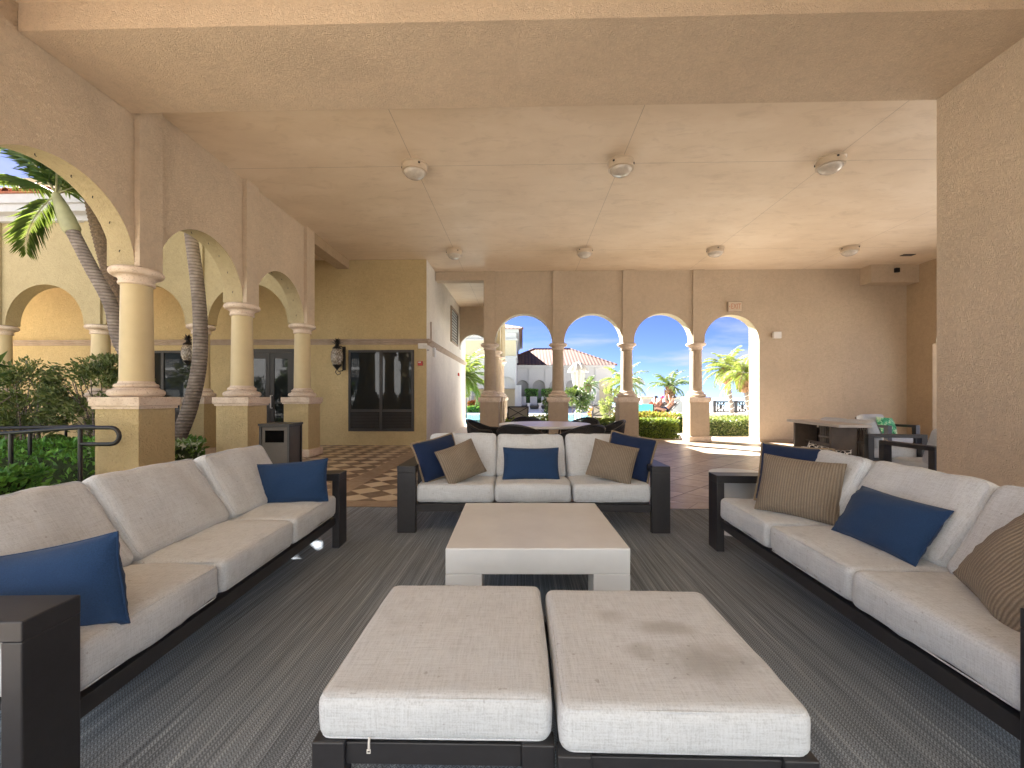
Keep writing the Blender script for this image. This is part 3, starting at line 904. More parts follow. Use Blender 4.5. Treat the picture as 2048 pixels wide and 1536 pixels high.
def make_sofa(label, seed):
    t = thing('sofa', label, 'sofa', group='charcoal framed three-seat sofas')
    D = .80; AW = .155; L = 1.15; H = .575
    for s in (-1, 1):
        x0, x1 = (-L, -L + AW) if s < 0 else (L - AW, L)
        MB().box(x0, x1, 0, D, H - .055, H, .004).build('armrest', M['dark'], t)
        MB().box(x0, x1, .0005, .055, .011, H - .054, .004).build('leg', M['dark'], t)
        MB().box(x0, x1, D - .056, D - .0005, .011, H - .054, .004).build('leg', M['dark'], t)
    xi = L - AW
    f = MB()
    f.box(-xi - .002, xi + .002, .030, .065, .185, .245, .003).box(-xi - .002, xi + .002, D - .07, D - .035, .185, .25, .003)
    for q in range(7):
        x = -xi + .06 + q * (2 * xi - .12) / 6
        f.box(x - .03, x + .03, .064, D - .069, .215, .238)
    f.box(-xi, xi, .066, .10, .205, .258)
    f.build('seat_frame', M['dark'], t)
    f = MB()
    f.box(-xi - .002, xi + .002, D - .06, D - .03, .52, .574, .003)
    for q in range(11):
        x = -xi + .05 + q * (2 * xi - .1) / 10
        f.box(x - .018, x + .018, D - .055, D - .035, .25, .522)
    f.build('back_frame', M['dark'], t)
    cw = 2 * xi / 3
    for q in range(3):
        x = -xi + cw * (q + .5)
        o = cushion(cw - .006, .70,   .155, .036, .014, seed=seed + q, wr=.009).build('seat_cushion', M['linen_stained'], t, loc=(x, .365, .262))
        o.rotation_euler.z = R((-.4, .3, .5)[q])
        o = cushion(cw - .012, .44, .17, .042, .016, seed=seed + 5 + q, wr=.010).build('back_cushion', M['linen'], t)
        lean = (31, 29, 32)[(q + seed) % 3]
        # cushion built lying down, stood up and leaned back
        o.matrix_local = Matrix.Translation((x + (.004, -.006, .003)[q], .375 + (.0, -.014, .008)[(q + seed) % 3], .432)) @ Matrix.Rotation(R(90 - lean), 4, 'X') @ Matrix.Translation((0, .22, -.17))
    return t
sofaC = make_sofa('grey three-seat sofa facing the camera behind the stone coffee table', 1)
sofaC.location = (.09, 3.60, 0); sofaC.rotation_euler.z = R(1.0)
sofaL = make_sofa('grey three-seat sofa at left with only plain blue lumbar pillows', 2)
sofaL.location = (-1.346, 2.22, 0); sofaL.rotation_euler.z = R(92.7)
sofaR = make_sofa('grey three-seat sofa at right in front of the blank wall', 4)
sofaR.location = (1.404, 2.21, 0); sofaR.rotation_euler.z = R(-91.93)

# coffee table: pale waterfall block with wide openings
t = thing('coffee_table', 'low square pale stone coffee table with open sides', 'table', (.066, 2.67, 0), R(1.4))
a = .475; H = .38
MB().box(-a, a, -a, a, H - .135, H, .006).build('tabletop', M['concrete'], t)
for sx in (-1, 1):
    for sy in (-1, 1):
        MB().box(min(sx * a, sx * (a - .19)), max(sx * a, sx * (a - .19)), min(sy * a, sy * (a - .16)), max(sy * a, sy * (a - .16)), .011, H - .134, .004).build('leg', M['concrete'], t)

def ottoman(label, x0, x1, y0, seed, zip_=False):
    t = thing('ottoman', label, 'ottoman', ((x0 + x1) / 2, y0, 0), 0, 'ottomans in front')
    w = x1 - x0; h = w / 2; D = .68
    for sx in (-1, 1):
        for sy in (0, 1):
            xa, xb = (-h, -h + .085) if sx < 0 else (h - .085, h)
            ya, yb = (0, .05) if sy == 0 else (D - .05, D)
            MB().box(xa, xb, ya, yb, .011, .27, .004).build('leg', M['dark'], t)
    f = MB().box(-h + .084, h - .084, .012, .045, .205, .262, .003).box(-h + .084, h - .084, D - .045, D - .012, .205, .262, .003)
    f.box(-h + .01, -h + .05, .049, D - .049, .205, .262, .003).box(h - .05, h - .01, .049, D - .049, .205, .262, .003)
    f.box(-h + .05, h - .05, .05, D - .05, .235, .258)
    f.build('seat_frame', M['dark'], t)
    o = cushion(w - .012, D - .005, .118, .030, .006, n=(30, 30, 8), seed=seed, wr=.004).build('cushion', M['linen_stained'], t, loc=(0, D / 2 + .002, .265))
    if zip_:
        z = MB().tube([(0, 0, 0), (0, -.004, -.012), (0, -.005, -.030)], .003, 6).tube([(-.004, -.006, -.028), (.004, -.006, -.028), (.004, -.006, -.036), (-.004, -.006, -.036)], .0018, 5, closed=True).build('zip_pull', M['white_plastic'], o)
        z.location = (-h + .15, -(D - .005) / 2 - .004, .02)
    return t
o1 = ottoman('left of the two grey ottomans, with a hanging zip pull', -.542, .082, 1.085, 3, True)
o1.rotation_euler.z = R(.4)
o2 = ottoman('right of the two grey ottomans, with dark stains on its cushion', .086, .722, 1.055, 8)

# real stain marks on the right ottoman cushion
def stain_material():
    src = M['linen'].copy(); src.name = 'stained_ottoman_linen'
    nt = src.node_tree; b = nt.nodes['Principled BSDF']
    old = b.inputs['Base Color'].links[0].from_socket
    tc = nt.nodes.new('ShaderNodeTexCoord')
    acc = None
    nz = nt.nodes.new('ShaderNodeTexNoise'); nz.inputs['Scale'].default_value = 9; nz.inputs['Detail'].default_value = 4
    nt.links.new(tc.outputs['Object'], nz.inputs['Vector'])
    for (x, y, rx, ry, s) in ((.06, .03, .10, .05, .5), (.13, -.15, .16, .09, .62), (-.045, -.10, .05, .05, .45), (-.10, .12, .06, .05, .35), (.20, -.09, .07, .05, .4)):
        mp = nt.nodes.new('ShaderNodeMapping'); nt.links.new(tc.outputs['Object'], mp.inputs[0])
        mp.inputs['Location'].default_value = (-x / rx, -y / ry, 0); mp.inputs['Scale'].default_value = (1 / rx, 1 / ry, 0)
        ln = nt.nodes.new('ShaderNodeVectorMath'); ln.operation = 'LENGTH'; nt.links.new(mp.outputs[0], ln.inputs[0])
        ad = nt.nodes.new('ShaderNodeMath'); ad.operation = 'MULTIPLY_ADD'; nt.links.new(nz.outputs[0], ad.inputs[0]); ad.inputs[1].default_value = 1.5
        nt.links.new(ln.outputs['Value'], ad.inputs[2])
        mr = nt.nodes.new('ShaderNodeMapRange'); mr.interpolation_type = 'SMOOTHSTEP'
        nt.links.new(ad.outputs[0], mr.inputs[0]); mr.inputs[1].default_value = 1.0; mr.inputs[2].default_value = 2.0
        mr.inputs[3].default_value = s; mr.inputs[4].default_value = 0
        if acc is None: acc = mr.outputs[0]
        else:
            mx = nt.nodes.new('ShaderNodeMath'); mx.operation = 'MAXIMUM'; nt.links.new(acc, mx.inputs[0]); nt.links.new(mr.outputs[0], mx.inputs[1]); acc = mx.outputs[0]
    mix = nt.nodes.new('ShaderNodeMix'); mix.data_type = 'RGBA'
    nt.links.new(acc, mix.inputs[0]); nt.links.new(old, mix.inputs[6]); mix.inputs[7].default_value = (.27, .26, .245, 1)
    nt.links.new(mix.outputs[2], b.inputs['Base Color'])
    return src
st = stain_material()
for ch in kids(o2):
    if ch.name.startswith('cushion'): ch.data.materials[0] = st

# throw pillows ---------------------------------------------------------
Z = .437
throw('navy square pillow with tan cord trim at the left end of the middle sofa', .42, .37, .15, 'navy', (-.70, 3.82, Z), -52, 20, -10, True, 1)
throw('tan ribbed pillow leaning on the navy one at the left end of the middle sofa', .38, .33, .15, 'tan', (-.475, 3.74, Z), -60, 22, -17, False, 2)
throw('plain blue lumbar pillow in the middle of the sofa that faces the camera', .51, .30, .14, 'blue', (.075, 3.83, Z - .02), -90, 24, 0, False, 3)
throw('navy square pillow with tan cord trim at the right end of the middle sofa', .42, .40, .15, 'navy', (.90, 3.84, Z), -118, 20, 9, True, 4)
throw('tan ribbed pillow in front of the navy one at the middle sofa right end', .39, .34, .15, 'tan', (.735, 3.73, Z), -106, 22, 12, False, 5)
throw('big plain blue lumbar pillow at the left sofa near end, cut by the picture edge', .50, .30, .16, 'blue', (-1.545, 1.375, Z - .075), 92, -3, 11, False, 6)
throw('plain blue lumbar pillow against the far arm of the left sofa', .48, .30, .14, 'blue', (-1.61, 2.94, Z - .03), -80, 14, -4, False, 7)
throw('navy square pillow with tan trim at the right sofa far end', .42, .42, .15, 'navy', (1.80, 2.93, Z - .01), -128, 22, 3, True, 8)
throw('tan ribbed pillow at the far end of the right sofa', .44, .37, .16, 'tan', (1.66, 2.66, Z - .015), -135, 20, 3, False, 9)
throw('plain blue lumbar pillow lying against the back of the right sofa',   .47, .29, .15, 'blue', (1.695, 2.14, Z - .01), -176, 34, 2, False, 10)
throw('tan ribbed pillow at the right sofa near end, cut by the picture edge', .43, .40, .17, 'tan', (1.61, 1.53, Z - .03), 166, 30, 18, False, 11)

# ------------------------------------------------------------------ trash can
t = thing('trash_can', 'grey square trash can with black rim between the yellow columns', 'trash can', (-3.12, 5.45, 0), R(4))
MB().box(-.17, .17, -.17, .17, .02, .78, .004).build('body', M['bin'] if 'bin' in M else M['greytop'], t)
for sx in (-1, 1):
    for sy in (-1, 1):
        MB().box(sx * .172 - .012, sx * .172 + .012, sy * .172 - .012, sy * .172 + .012, 0, .80).build('corner_post', M['black'], t)
MB().box(-.195, .195, -.195, .195, .80, .825, .004).box(-.18, .18, -.18, .18, .781, .801).build('lid', M['black'], t)
MB().box(-.115, .115, -.174, -.168, .59, .74).build('opening_panel', M['opening_shade'], t)  # flat black panel, the shade inside the bin is put into its colour

# ------------------------------------------------------------------ round dining table and rope chairs
TX, TY = .335, 6.55
t = thing('round_table', 'round white-topped dining table behind the middle sofa', 'table', (TX, TY, 0))
MB().lathe([(.001, .715), (.68, .715), (.70, .722), (.70, .748), (.692, .755), (.001, .755)], 64).build('tabletop', M['tabletop'], t)
MB().lathe([(.30, 0), (.30, .02), (.06, .05), (.05, .70), (.25, .712)], 24).build('pedestal', M['dark'], t)

def make_rope_chair(label):
    t = thing('rope_chair', label, 'chair', group='black rope chairs around the round table')
    # front is local -Y; back/arm rail is one curved band
    rail = []
    lowr = []
    for i in range(25):
        a = R(-28 + (180 + 56) * i / 24)
        k = math.sin(max(0, min(PI, a)))
        rail.append((.33 * math.cos(a), .06 + .30 * math.sin(a), .66 + .14 * k ** 1.3))
        lowr.append((.25 * math.cos(a), .05 + .23 * math.sin(a), .40))
    MB().tube(rail, .017, 8).build('back_rail', M['black'], t)
    wv = MB()
    for i in range(24):
        for q in range(4):
            f = (i + q / 4)
            i0 = int(f); fr = f - i0
            A = Vector(rail[i0]).lerp(Vector(rail[min(24, i0 + 1)]), fr); B = Vector(lowr[i0]).lerp(Vector(lowr[min(24, i0 + 1)]), fr)
            B = B + Vector((0, 0, .0))
            mid = A.lerp(B, .5) + Vector((A.x * .05, A.y * .05, 0))
            wv.tube([A, mid, B], .0075, 4)
    wv.build('woven_back', M['rope'], t)
    MB().tube(lowr, .013, 6).build('seat_rim', M['black'], t)
    cushion(.50, .48, .06, .025, .01, n=(10, 10, 4), seam=False).build('seat', M['rope'], t, loc=(0, .02, .385))
    for sx in (-1, 1):
        MB().tube([(sx * .30, -.08, .66), (sx * .25, -.20, .40), (sx * .27, -.24, 0)], .015, 8).build('leg', M['black'], t)
        MB().tube([(sx * .18, .22, .40), (sx * .22, .31, 0)], .015, 8).build('leg', M['black'], t)
    return t
chairs = [('left-hand black rope chair in front of the round table, its back to the sofa', -112), ('right-hand black rope chair in front of the round table, its back to the sofa', -62),
          ('black rope chair at the left side of the round table', 172), ('black rope chair at the right side of the round table', 2),
          ('black rope chair behind the round table, near the arcade columns', 104), ('black rope chair behind the round table at its far right', 48)]
ch0 = make_rope_chair(chairs[0][0])
for i, (lb, an) in enumerate(chairs):
    o = ch0 if i == 0 else dup(ch0)
    o['label'] = lb
    rr = .86
    o.location = (TX + rr * math.cos(R(an)), TY + rr * math.sin(R(an)) , 0)
    o.rotation_euler.z = R(an - 90)

# ------------------------------------------------------------------ right-hand seating group
# console table behind a slatted loveseat
t = thing('console_table', 'narrow grey-topped console table on brown board legs, behind the slatted loveseat', 'table', (5.02, 7.25, 0), R(-8))
MB().box(-.22, .22, -.82, .82, .705, .75, .004).build('tabletop', M['greytop'], t)
for y in (-.52, .62):
    MB().box(-.18, .18, y - .03, y + .03, 0, .706, .003).build('leg', M['wood'], t)
MB().box(-.015, .015, -.49, .59, .34, .40, .003).build('stretcher', M['wood'], t)
# loveseat
def wood_seat(name, label, cat, w, loc, rz, seats, group=None):
    t = thing(name, label, cat, loc, rz, group)
    h = w / 2; D = .78
    for s in (-1, 1):
        x0, x1 = (-h, -h + .10) if s < 0 else (h - .10, h)
        MB().box(x0, x1, 0, D, .555, .605, .004).build('armrest', M['dark'], t)
        MB().box(x0, x1, .001, .08, 0, .556, .003).build('leg', M['dark'], t)
        MB().box(x0, x1, D - .08, D - .001, 0, .556, .003).build('leg', M['dark'], t)
    MB().box(-h + .10, h - .10, .02, .06, .16, .23).box(-h + .10, h - .10, D - .06, D - .02, .16, .23).box(-h + .10, h - .10, .06, D - .06, .19, .225).build('seat_frame', M['dark'], t)
    f = MB().box(-h + .10, h - .10, D - .055, D - .03, .70, .74).box(-h + .10, h - .10, D - .062, D - .024, .44, .47)
    n = int((w - .2) / .055)
    for q in range(n + 1):
        x = -h + .12 + q * (w - .24) / n
        f.box(x - .012, x + .012, D - .052, D - .033, .20, .70)
    f.build('slatted_back', M['wood'], t)
    cw = (w - .2) / seats
    for q in range(seats):
        x = -h + .1 + cw * (q + .5)
        cushion(cw - .01, .66, .16, .045, .015, n=(14, 14, 6), seed=q + 20).build('seat_cushion', M['linen'], t, loc=(x, .36, .232))
        o = cushion(cw - .01, .44, .16, .05, .02, n=(14, 14, 6), seed=q + 30).build('back_cushion', M['linen'], t)
        o.matrix_local = Matrix.Translation((x, .46, .40)) @ Matrix.Rotation(R(70), 4, 'X') @ Matrix.Translation((0, .22, -.16))
    return t
wood_seat('loveseat', 'two-seat sofa with slatted back beyond the console table', 'sofa', 1.55, (6.06, 7.2, 0), R(82), 2)
ac = wood_seat('lounge_armchair', 'black framed armchair with pale cushions beside the tall blank wall', 'armchair', .78, (4.98, 5.62, 0), R(178), 1, 'black framed armchairs on the right')
ac2 = clone(ac, 'farther black framed armchair with a green pillow by the back wall', (7.50, 8.60, 0), R(12))
throw('bright green patterned pillow on the farther armchair', .40, .36, .15, 'green', (7.50, 8.93, .41), -75, 22, 5, False, 21, group='pillows on the far seats')
throw('black and white patterned pillow on the floor by the console table, behind the right sofa', .42, .40, .18, 'print', (4.66, 7.05, .015), 190, 18, 8, False, 22, group='black and white pillows')
throw('smaller black and white patterned pillow beside the console table leg', .38, .36, .16, 'print', (4.76, 6.62, .015), 190, 18, -6, False, 23, group='black and white pillows')
t = thing('side_table', 'small white cube side table beside the black armchair', 'table', (5.25, 5.10, 0), 0)
MB().box(-.21, .21, -.21, .21, .44, .48, .004).build('tabletop', M['tabletop'], t)
MB().box(-.19, .19, -.19, .19, 0, .441, .004).build('base', M['tabletop'], t)
# pale pedestal side table behind the right sofa's far arm
t = thing('pedestal_table', 'round pale stone stool table behind the far arm of the right sofa', 'side table', (1.84, 3.72, 0))
MB().lathe([(.001, .46), (.22, .46), (.225, .47), (.225, .50), (.22, .51), (.001, .51)], 36).build('tabletop', M['concrete'], t)
MB().lathe([(.20, .011), (.19, .03), (.13, .25), (.16, .40), (.20, .462)], 36).build('pedestal', M['concrete'], t)

# ------------------------------------------------------------------ ceiling lights
def make_light(label):
    t = thing('ceiling_light', label, 'ceiling light', (0, 0, 0), 0, 'round bulkhead lights on the ceiling')
    MB().lathe([(.19, 0), (.19, -.012), (.172, -.02), (.172, -.085), (.178, -.088), (.178, -.102), (.150, -.106)], 40).build('housing', M['lightbody'], t)
    MB().lathe([(.152, -.098), (.148, -.125), (.128, -.155), (.09, -.178), (.04, -.188), (.001, -.19)], 36, cap=False).build('diffuser', M['opal'], t)
    for k in range(3):
        a = k * 2.09 + .6
        MB().box(-.012, .012, -.008, .008, -.05, -.03, M=Matrix.Rotation(a, 4, 'Z') @ Matrix.Translation((0, -.178, 0))).build('screw', M['black'], t)
    return t
M['lightbody'] = plain('cream_enamel', (.56, .46, .34), .45, var=.06)
M['opal'] = plain('ribbed_opal_glass', (.52, .47, .40), .12, var=.12, scale=18)
lights = [((-1.55, 6.12), 'ceiling light in the near row, nearest the left arcade'), ((1.39, 6.12), 'ceiling light in the near row, between the other two of that row'), ((4.30, 6.12), 'ceiling light in the near row, nearest the tall blank wall'),
          ((-1.55, 9.69), 'ceiling light in the far row, in front of the passage'), ((1.39, 9.69), 'ceiling light in the far row, above the second sea arch'), ((4.30, 9.69), 'ceiling light in the far row, just left of the exit sign arch'), ((7.24, 9.69), 'ceiling light in the far row, before the plain back wall')]
l0 = make_light(lights[0][1])
for i, ((x, y), lb) in enumerate(lights):
    o = l0 if i == 0 else dup(l0)
    o['label'] = lb; o.location = (x, y - .03, ZC + .001); o.rotation_euler.z = i * .7

# ------------------------------------------------------------------ wall fittings
P = at_y(1468, 614, YB)
t = thing('exit_sign', 'exit sign above the rightmost arch', 'sign', (P.x, YB, P.z))
MB().box(-.185, .185, -.06, .003, -.135, .135, .008).build('housing', M['band'], t)
MB().box(-.168, .168, -.066, -.058, -.118, .118, .004).build('face', M['lightbody'], t)
def text(body, size, loc, mat, parent, name='lettering', rx=90, ext=.002):
    cu = bpy.data.curves.new(name, 'FONT'); cu.body = body; cu.size = size; cu.extrude = ext
    cu.align_x = 'CENTER'; cu.align_y = 'CENTER'
    cu.materials.append(mat)
    o = bpy.data.objects.new(name, cu); COL.objects.link(o); o.parent = parent
    bpy.context.view_layer.update()
    me = bpy.data.meshes.new_from_object(o.evaluated_get(bpy.context.evaluated_depsgraph_get()))
    bpy.data.objects.remove(o); bpy.data.curves.remove(cu)
    o = bpy.data.objects.new(name, me); COL.objects.link(o); o.parent = parent
    o.location = loc; o.rotation_euler = (R(rx), 0, 0)
    return o
M['exitred'] = plain('faded_exit_red', (.48, .20, .13), .5)
tx = text('EXIT', .155, (.018, -.068, 0), M['exitred'], t); tx.scale = (.82, 1.25, 1)
MB().prism([(-.155, .0), (-.132, .028), (-.132, -.028)], -.069, -.066, 'y').build('arrow', M['exitred'], t)
P = at_y(1551, 671, YB)
t = thing('wall_speaker', 'small white box fixed to the back wall right of the exit sign arch', 'speaker', (P.x, YB, P.z))
MB().box(-.10, .10, -.10, -.02, -.085, .085, .008).build('housing', M['white_plastic'], t)
MB().box(-.12, -.06, -.03, .002, -.05, .05, .004).build('bracket', M['band'], t)

def lantern(label, x, z):
    t = thing('pineapple_lantern', label, 'lantern', (x, YY, z), 0, 'pineapple lanterns on the yellow wall')
    # local origin at the centre of the glass; wall at y = 0, lantern hangs in front
    y = -.20
    MB().box(.05, .13, -.03, .003, -.30, .27, .012).tube([(.09, -.02, -.26), (.09, -.10, -.32), (.03, y, -.34), (0, y, -.27)], .011, 8).tube([(.09, -.02, .22), (.07, -.12, .26), (0, y, .26)], .011, 8).tube([(0, y, -.27), (-.03, y - .02, -.36), (.02, y - .02, -.43), (.08, y, -.40), (.07, y, -.35)], .010, 8).build('bracket', M['black'], t)
    MB().lathe([(.085, -.20), (.125, -.12), (.145, 0), (.13, .12), (.09, .20)], 24, (0, y, 0)).build('glass_globe', M['lampglass'], t)
    MB().lathe([(.02, -.30), (.05, -.26), (.11, -.19), (.10, -.18)], 20, (0, y, 0)).build('lower_cap', M['black'], t)
    MB().lathe([(.11, .19), (.10, .22), (.05, .26), (.04, .30)], 20, (0, y, 0)).build('cap', M['black'], t)
    cr = MB()
    for ring, (n, el, L) in enumerate(((9, 35, .17), (8, 60, .19), (5, 80, .2))):
        for k in range(n):
            a = 2 * PI * k / n + ring
            d = Vector((math.cos(a) * math.cos(R(el)), math.sin(a) * math.cos(R(el)), math.sin(R(el))))
            sd = Vector((-math.sin(a), math.cos(a), 0)) * .022
            b = Vector((0, y, .27)); m = b + d * L * .6; e = b + d * L + Vector((math.cos(a), math.sin(a), -.3)) * .03
            cr.add([b - sd * .6, b + sd * .6, m + sd, e, m - sd], [(0, 1, 2, 4), (2, 3, 4)])
    cr.build('leaf_crown', M['black'], t, fixn=False)
    return t
def mk_lampglass():
    t = NT('seeded_lamp_glass'); c = t.coord()
    w = t.noise(c, 30, 2, .5, 1.0)
    t.set(Base_Color=t.ramp(w, (.35, (.16, .13, .10)), (.55, (.42, .37, .30)), (.7, (.75, .72, .66))), Roughness=.12)
    t.b.inputs['Transmission Weight'].default_value = .35
    t.bump(w, .6, .01)
    return t.m
M['lampglass'] = mk_lampglass()
P = at_y(674, 714, YY - .2)
lantern('black pineapple lantern between the arcade and the dark window', P.x, P.z)
P = at_y(376, 706, YY - .2)
lantern('black pineapple lantern half hidden behind the slender leaning palm trunk', P.x, P.z)

for (px_, py_, lb, side) in ((841, 727, 'red fire alarm box on the yellow wall right of the dark window', 0), (916, 749, 'red fire alarm box on the pale side wall of the passage', 1)):
    if side == 0:
        P = at_y(px_, py_, YY); t = thing('fire_alarm', lb, 'fire alarm', (P.x, YY, P.z), 0, 'red fire alarms')
    else:
        d = ray(px_, py_); k = -2.316 / d.x; P = Vector((-2.316, d.y * k, CAMH + d.z * k)); t = thing('fire_alarm', lb, 'fire alarm', P, R(90), 'red fire alarms')
    MB().box(-.06, .06, -.05, .003, -.055, .055, .008).build('housing', M['red'], t)
    MB().box(-.045, .02, -.056, -.049, .012, .04, .003).build('strobe', M['white_plastic'], t)
P = at_y(866, 698, YY - .12)
t = thing('security_camera', 'white security camera on the corner under the cornice', 'camera', (-2.30, YY - .02, P.z))
MB().box(-.22, .0, -.012, .017, .02, .15, .01).build('mount_plate', M['white_plastic'], t)
MB().tube([(-.08, -.012, .08), (-.02, -.08, .07), (.04, -.14, .05)], .025, 10).lathe([(.001, .02), (.05, .0), (.055, -.06), (.04, -.09), (.001, -.10)], 20, (.06, -.16, .06)).build('camera_body', M['white_plastic'], t)
MB().lathe([(.001, -.105), (.028, -.10), (.032, -.085), (.001, -.08)], 16, (.06, -.17, .06)).build('lens', M['black'], t)
d = ray(873, 655); k = -2.30 / d.x
o = MB().tube([(-2.30, YY + .42, 2.58), (-2.30, YY + .42, 3.05)], .018, 8).tube([(-2.30, YY + .42, 2.60), (-2.25, YY + .30, 2.55), (-2.24, YY + .14, 2.50), (-2.29, YY + .03, 2.44)], .012, 8).build('conduit', M['band'])
tag(o, 'short grey conduit rising above the cornice at the corner by the security camera', 'conduit')
o = MB().box(-2.318, -2.26, 10.93, 11.10, 2.20, 2.44, .006).build('junction_box', M['white_plastic']); tag(o, 'small white junction box below the cornice of the pale side wall', 'box')
# ------------------------------------------------------------------ vegetation
def leaf_verts(p, d, up, L, W, fold=.25):
    d = d.normalized(); s = d.cross(up)
    s = s.normalized() if s.length > 1e-4 else d.orthogonal().normalized()
    nn = s.cross(d)
    return [p, p + d * L * .45 + s * W * .5 + nn * W * fold, p + d * L, p + d * L * .45 - s * W * .5 + nn * W * fold]
LF = [(0, 1, 2), (0, 2, 3)]
def rv():
    while True:
        v = Vector((random.uniform(-1, 1), random.uniform(-1, 1), random.uniform(-1, 1)))
        if .05 < v.length < 1: return v.normalized()
def leaves_into(mb, pts, L, W, outward=None, jitter=.8):
    for p in pts:
        d = rv()
        if outward is not None:
            o = outward(p)
            d = (d * jitter + o).normalized()
        k = random.uniform(.65, 1.25)
        mb.add(leaf_verts(p, d, rv(), L * k, W * k), LF)

def hedge(name, label, cat, x0, x1, y0, y1, z0, z1, n, L, mat, group=None, uneven=.06, W=None, core=True, skewx=0):
    t = thing(name, label, cat, ((x0 + x1) / 2, (y0 + y1) / 2, z0), 0, group)
    cx, cy = (x0 + x1) / 2, (y0 + y1) / 2
    mb = MB(); pts = []
    h = z1 - z0
    for _ in range(n):
        q = random.random()
        x = random.uniform(x0, x1) - cx; y = random.uniform(y0, y1) - cy; z = random.uniform(0, h)
        dep = random.random() ** 2 * .09
        if q < .45: z = h - dep
        elif q < .72: y = -(y1 - y0) / 2 + dep
        elif q < .86: x = random.choice((-1, 1)) * ((x1 - x0) / 2 - dep)
        bump_ = mnoise.noise(Vector(((x + cx) * 1.7, (y + cy) * 1.7, z * 2))) * uneven
        z = max(.01, z + bump_ * (1.0 if z > h * .5 else .3)); y += bump_ * .6; x += bump_ * .4
        x += skewx * (y)
        pts.append(Vector((x, y, z)))
    leaves_into(mb, pts, L, W or L * .55, lambda p: Vector((p.x / max(.1, (x1 - x0)), p.y / max(.1, (y1 - y0)), .6)))
    mb.build('foliage', mat, t, fixn=False)
    if core:
        i = min(.07, (y1 - y0) * .2)
        c = MB()
        # dark core added inside to block light between the leaves, uneven
        gx = max(2, int((x1 - x0) / .25)); gy = max(2, int((y1 - y0) / .25))
        vs = []; fs = []
        for a in range(gx + 1):
            for b in range(gy + 1):
                x = -(x1 - x0) / 2 + i + ((x1 - x0) - 2 * i) * a / gx; y = -(y1 - y0) / 2 + i + ((y1 - y0) - 2 * i) * b / gy
                vs.append((x + skewx * y, y, h - .06 + random.uniform(-.03, .02)))
        for a in range(gx):
            for b in range(gy):
                fs.append((a * (gy + 1) + b, (a + 1) * (gy + 1) + b, (a + 1) * (gy + 1) + b + 1, a * (gy + 1) + b + 1))
        ring = [a * (gy + 1) for a in range(gx + 1)] + [gx * (gy + 1) + b for b in range(1, gy + 1)] + [a * (gy + 1) + gy for a in range(gx - 1, -1, -1)] + [b for b in range(gy - 1, 0, -1)]
        o = len(vs)
        for r_ in ring: vs.append((vs[r_][0], vs[r_][1], 0))
        m = len(ring)
        for k in range(m): fs.append((ring[k], ring[(k + 1) % m], o + (k + 1) % m, o + k))
        c.add(vs, fs); c.build('light_block_core', M['hedge_core'], t, fixn=False)
    return t

def shrub(name, label, loc, rx, ry, z0, z1, n, L, mat, stems=6, group=None, flat=.0, stem_mat='trunk', trunk_r=.02):
    t = thing(name, label, 'shrub', loc, 0, group)
    random.seed(hash(label) % 1000 if False else len(label) * 7)
    mb = MB(); pts = []
    clumps = []
    cz, hz = (z0 + z1) / 2, (z1 - z0) / 2
    for k in range(34):
        v = rv()
        f = random.uniform(.45, 1.0)
        zz = v.z * f
        clumps.append((Vector((v.x * f * rx, v.y * f * ry, cz + max(-1, min(.92, zz * 1.15)) * hz)), random.uniform(.16, .30) * (rx + hz) * .55))
    for _ in range(n):
        c, r = random.choice(clumps)
        p = c + rv() * r * random.random() ** .45
        p.z = min(p.z, z1 + random.uniform(-.05, .03)); p.z = max(.1, p.z)
        pts.append(p)
    leaves_into(mb, pts, L, L * .45, lambda p: Vector((p.x, p.y, .25)).normalized())
    mb.build('foliage', mat, t, fixn=False)
    st = MB()
    for k in range(stems):
        a = 2 * PI * k / max(1, stems) + .4
        b = Vector((math.cos(a) * rx * .16, math.sin(a) * ry * .16, 0)) if stems > 1 else Vector()
        e = Vector((math.cos(a) * rx * .55, math.sin(a) * ry * .55, cz + hz * .45)) if stems > 1 else Vector((0, 0, cz))
        m = b.lerp(e, .5) + rv() * .05
        st.tube([b, b.lerp(m, .5) + rv() * .015, m, e], trunk_r, 6, radii=[trunk_r, trunk_r * .85, trunk_r * .65, trunk_r * .3])
        for q in range(4):
            s = b.lerp(e, random.uniform(.3, .9)); d = (Vector((s.x, s.y, 0)).normalized() * .5 + rv() * .6 + Vector((0, 0, .6))).normalized()
            st.tube([s, s + d * .15, s + d * .32 + Vector((0, 0, .04))], trunk_r * .3, 4)
    st.build('stems', M[stem_mat], t)
    return t

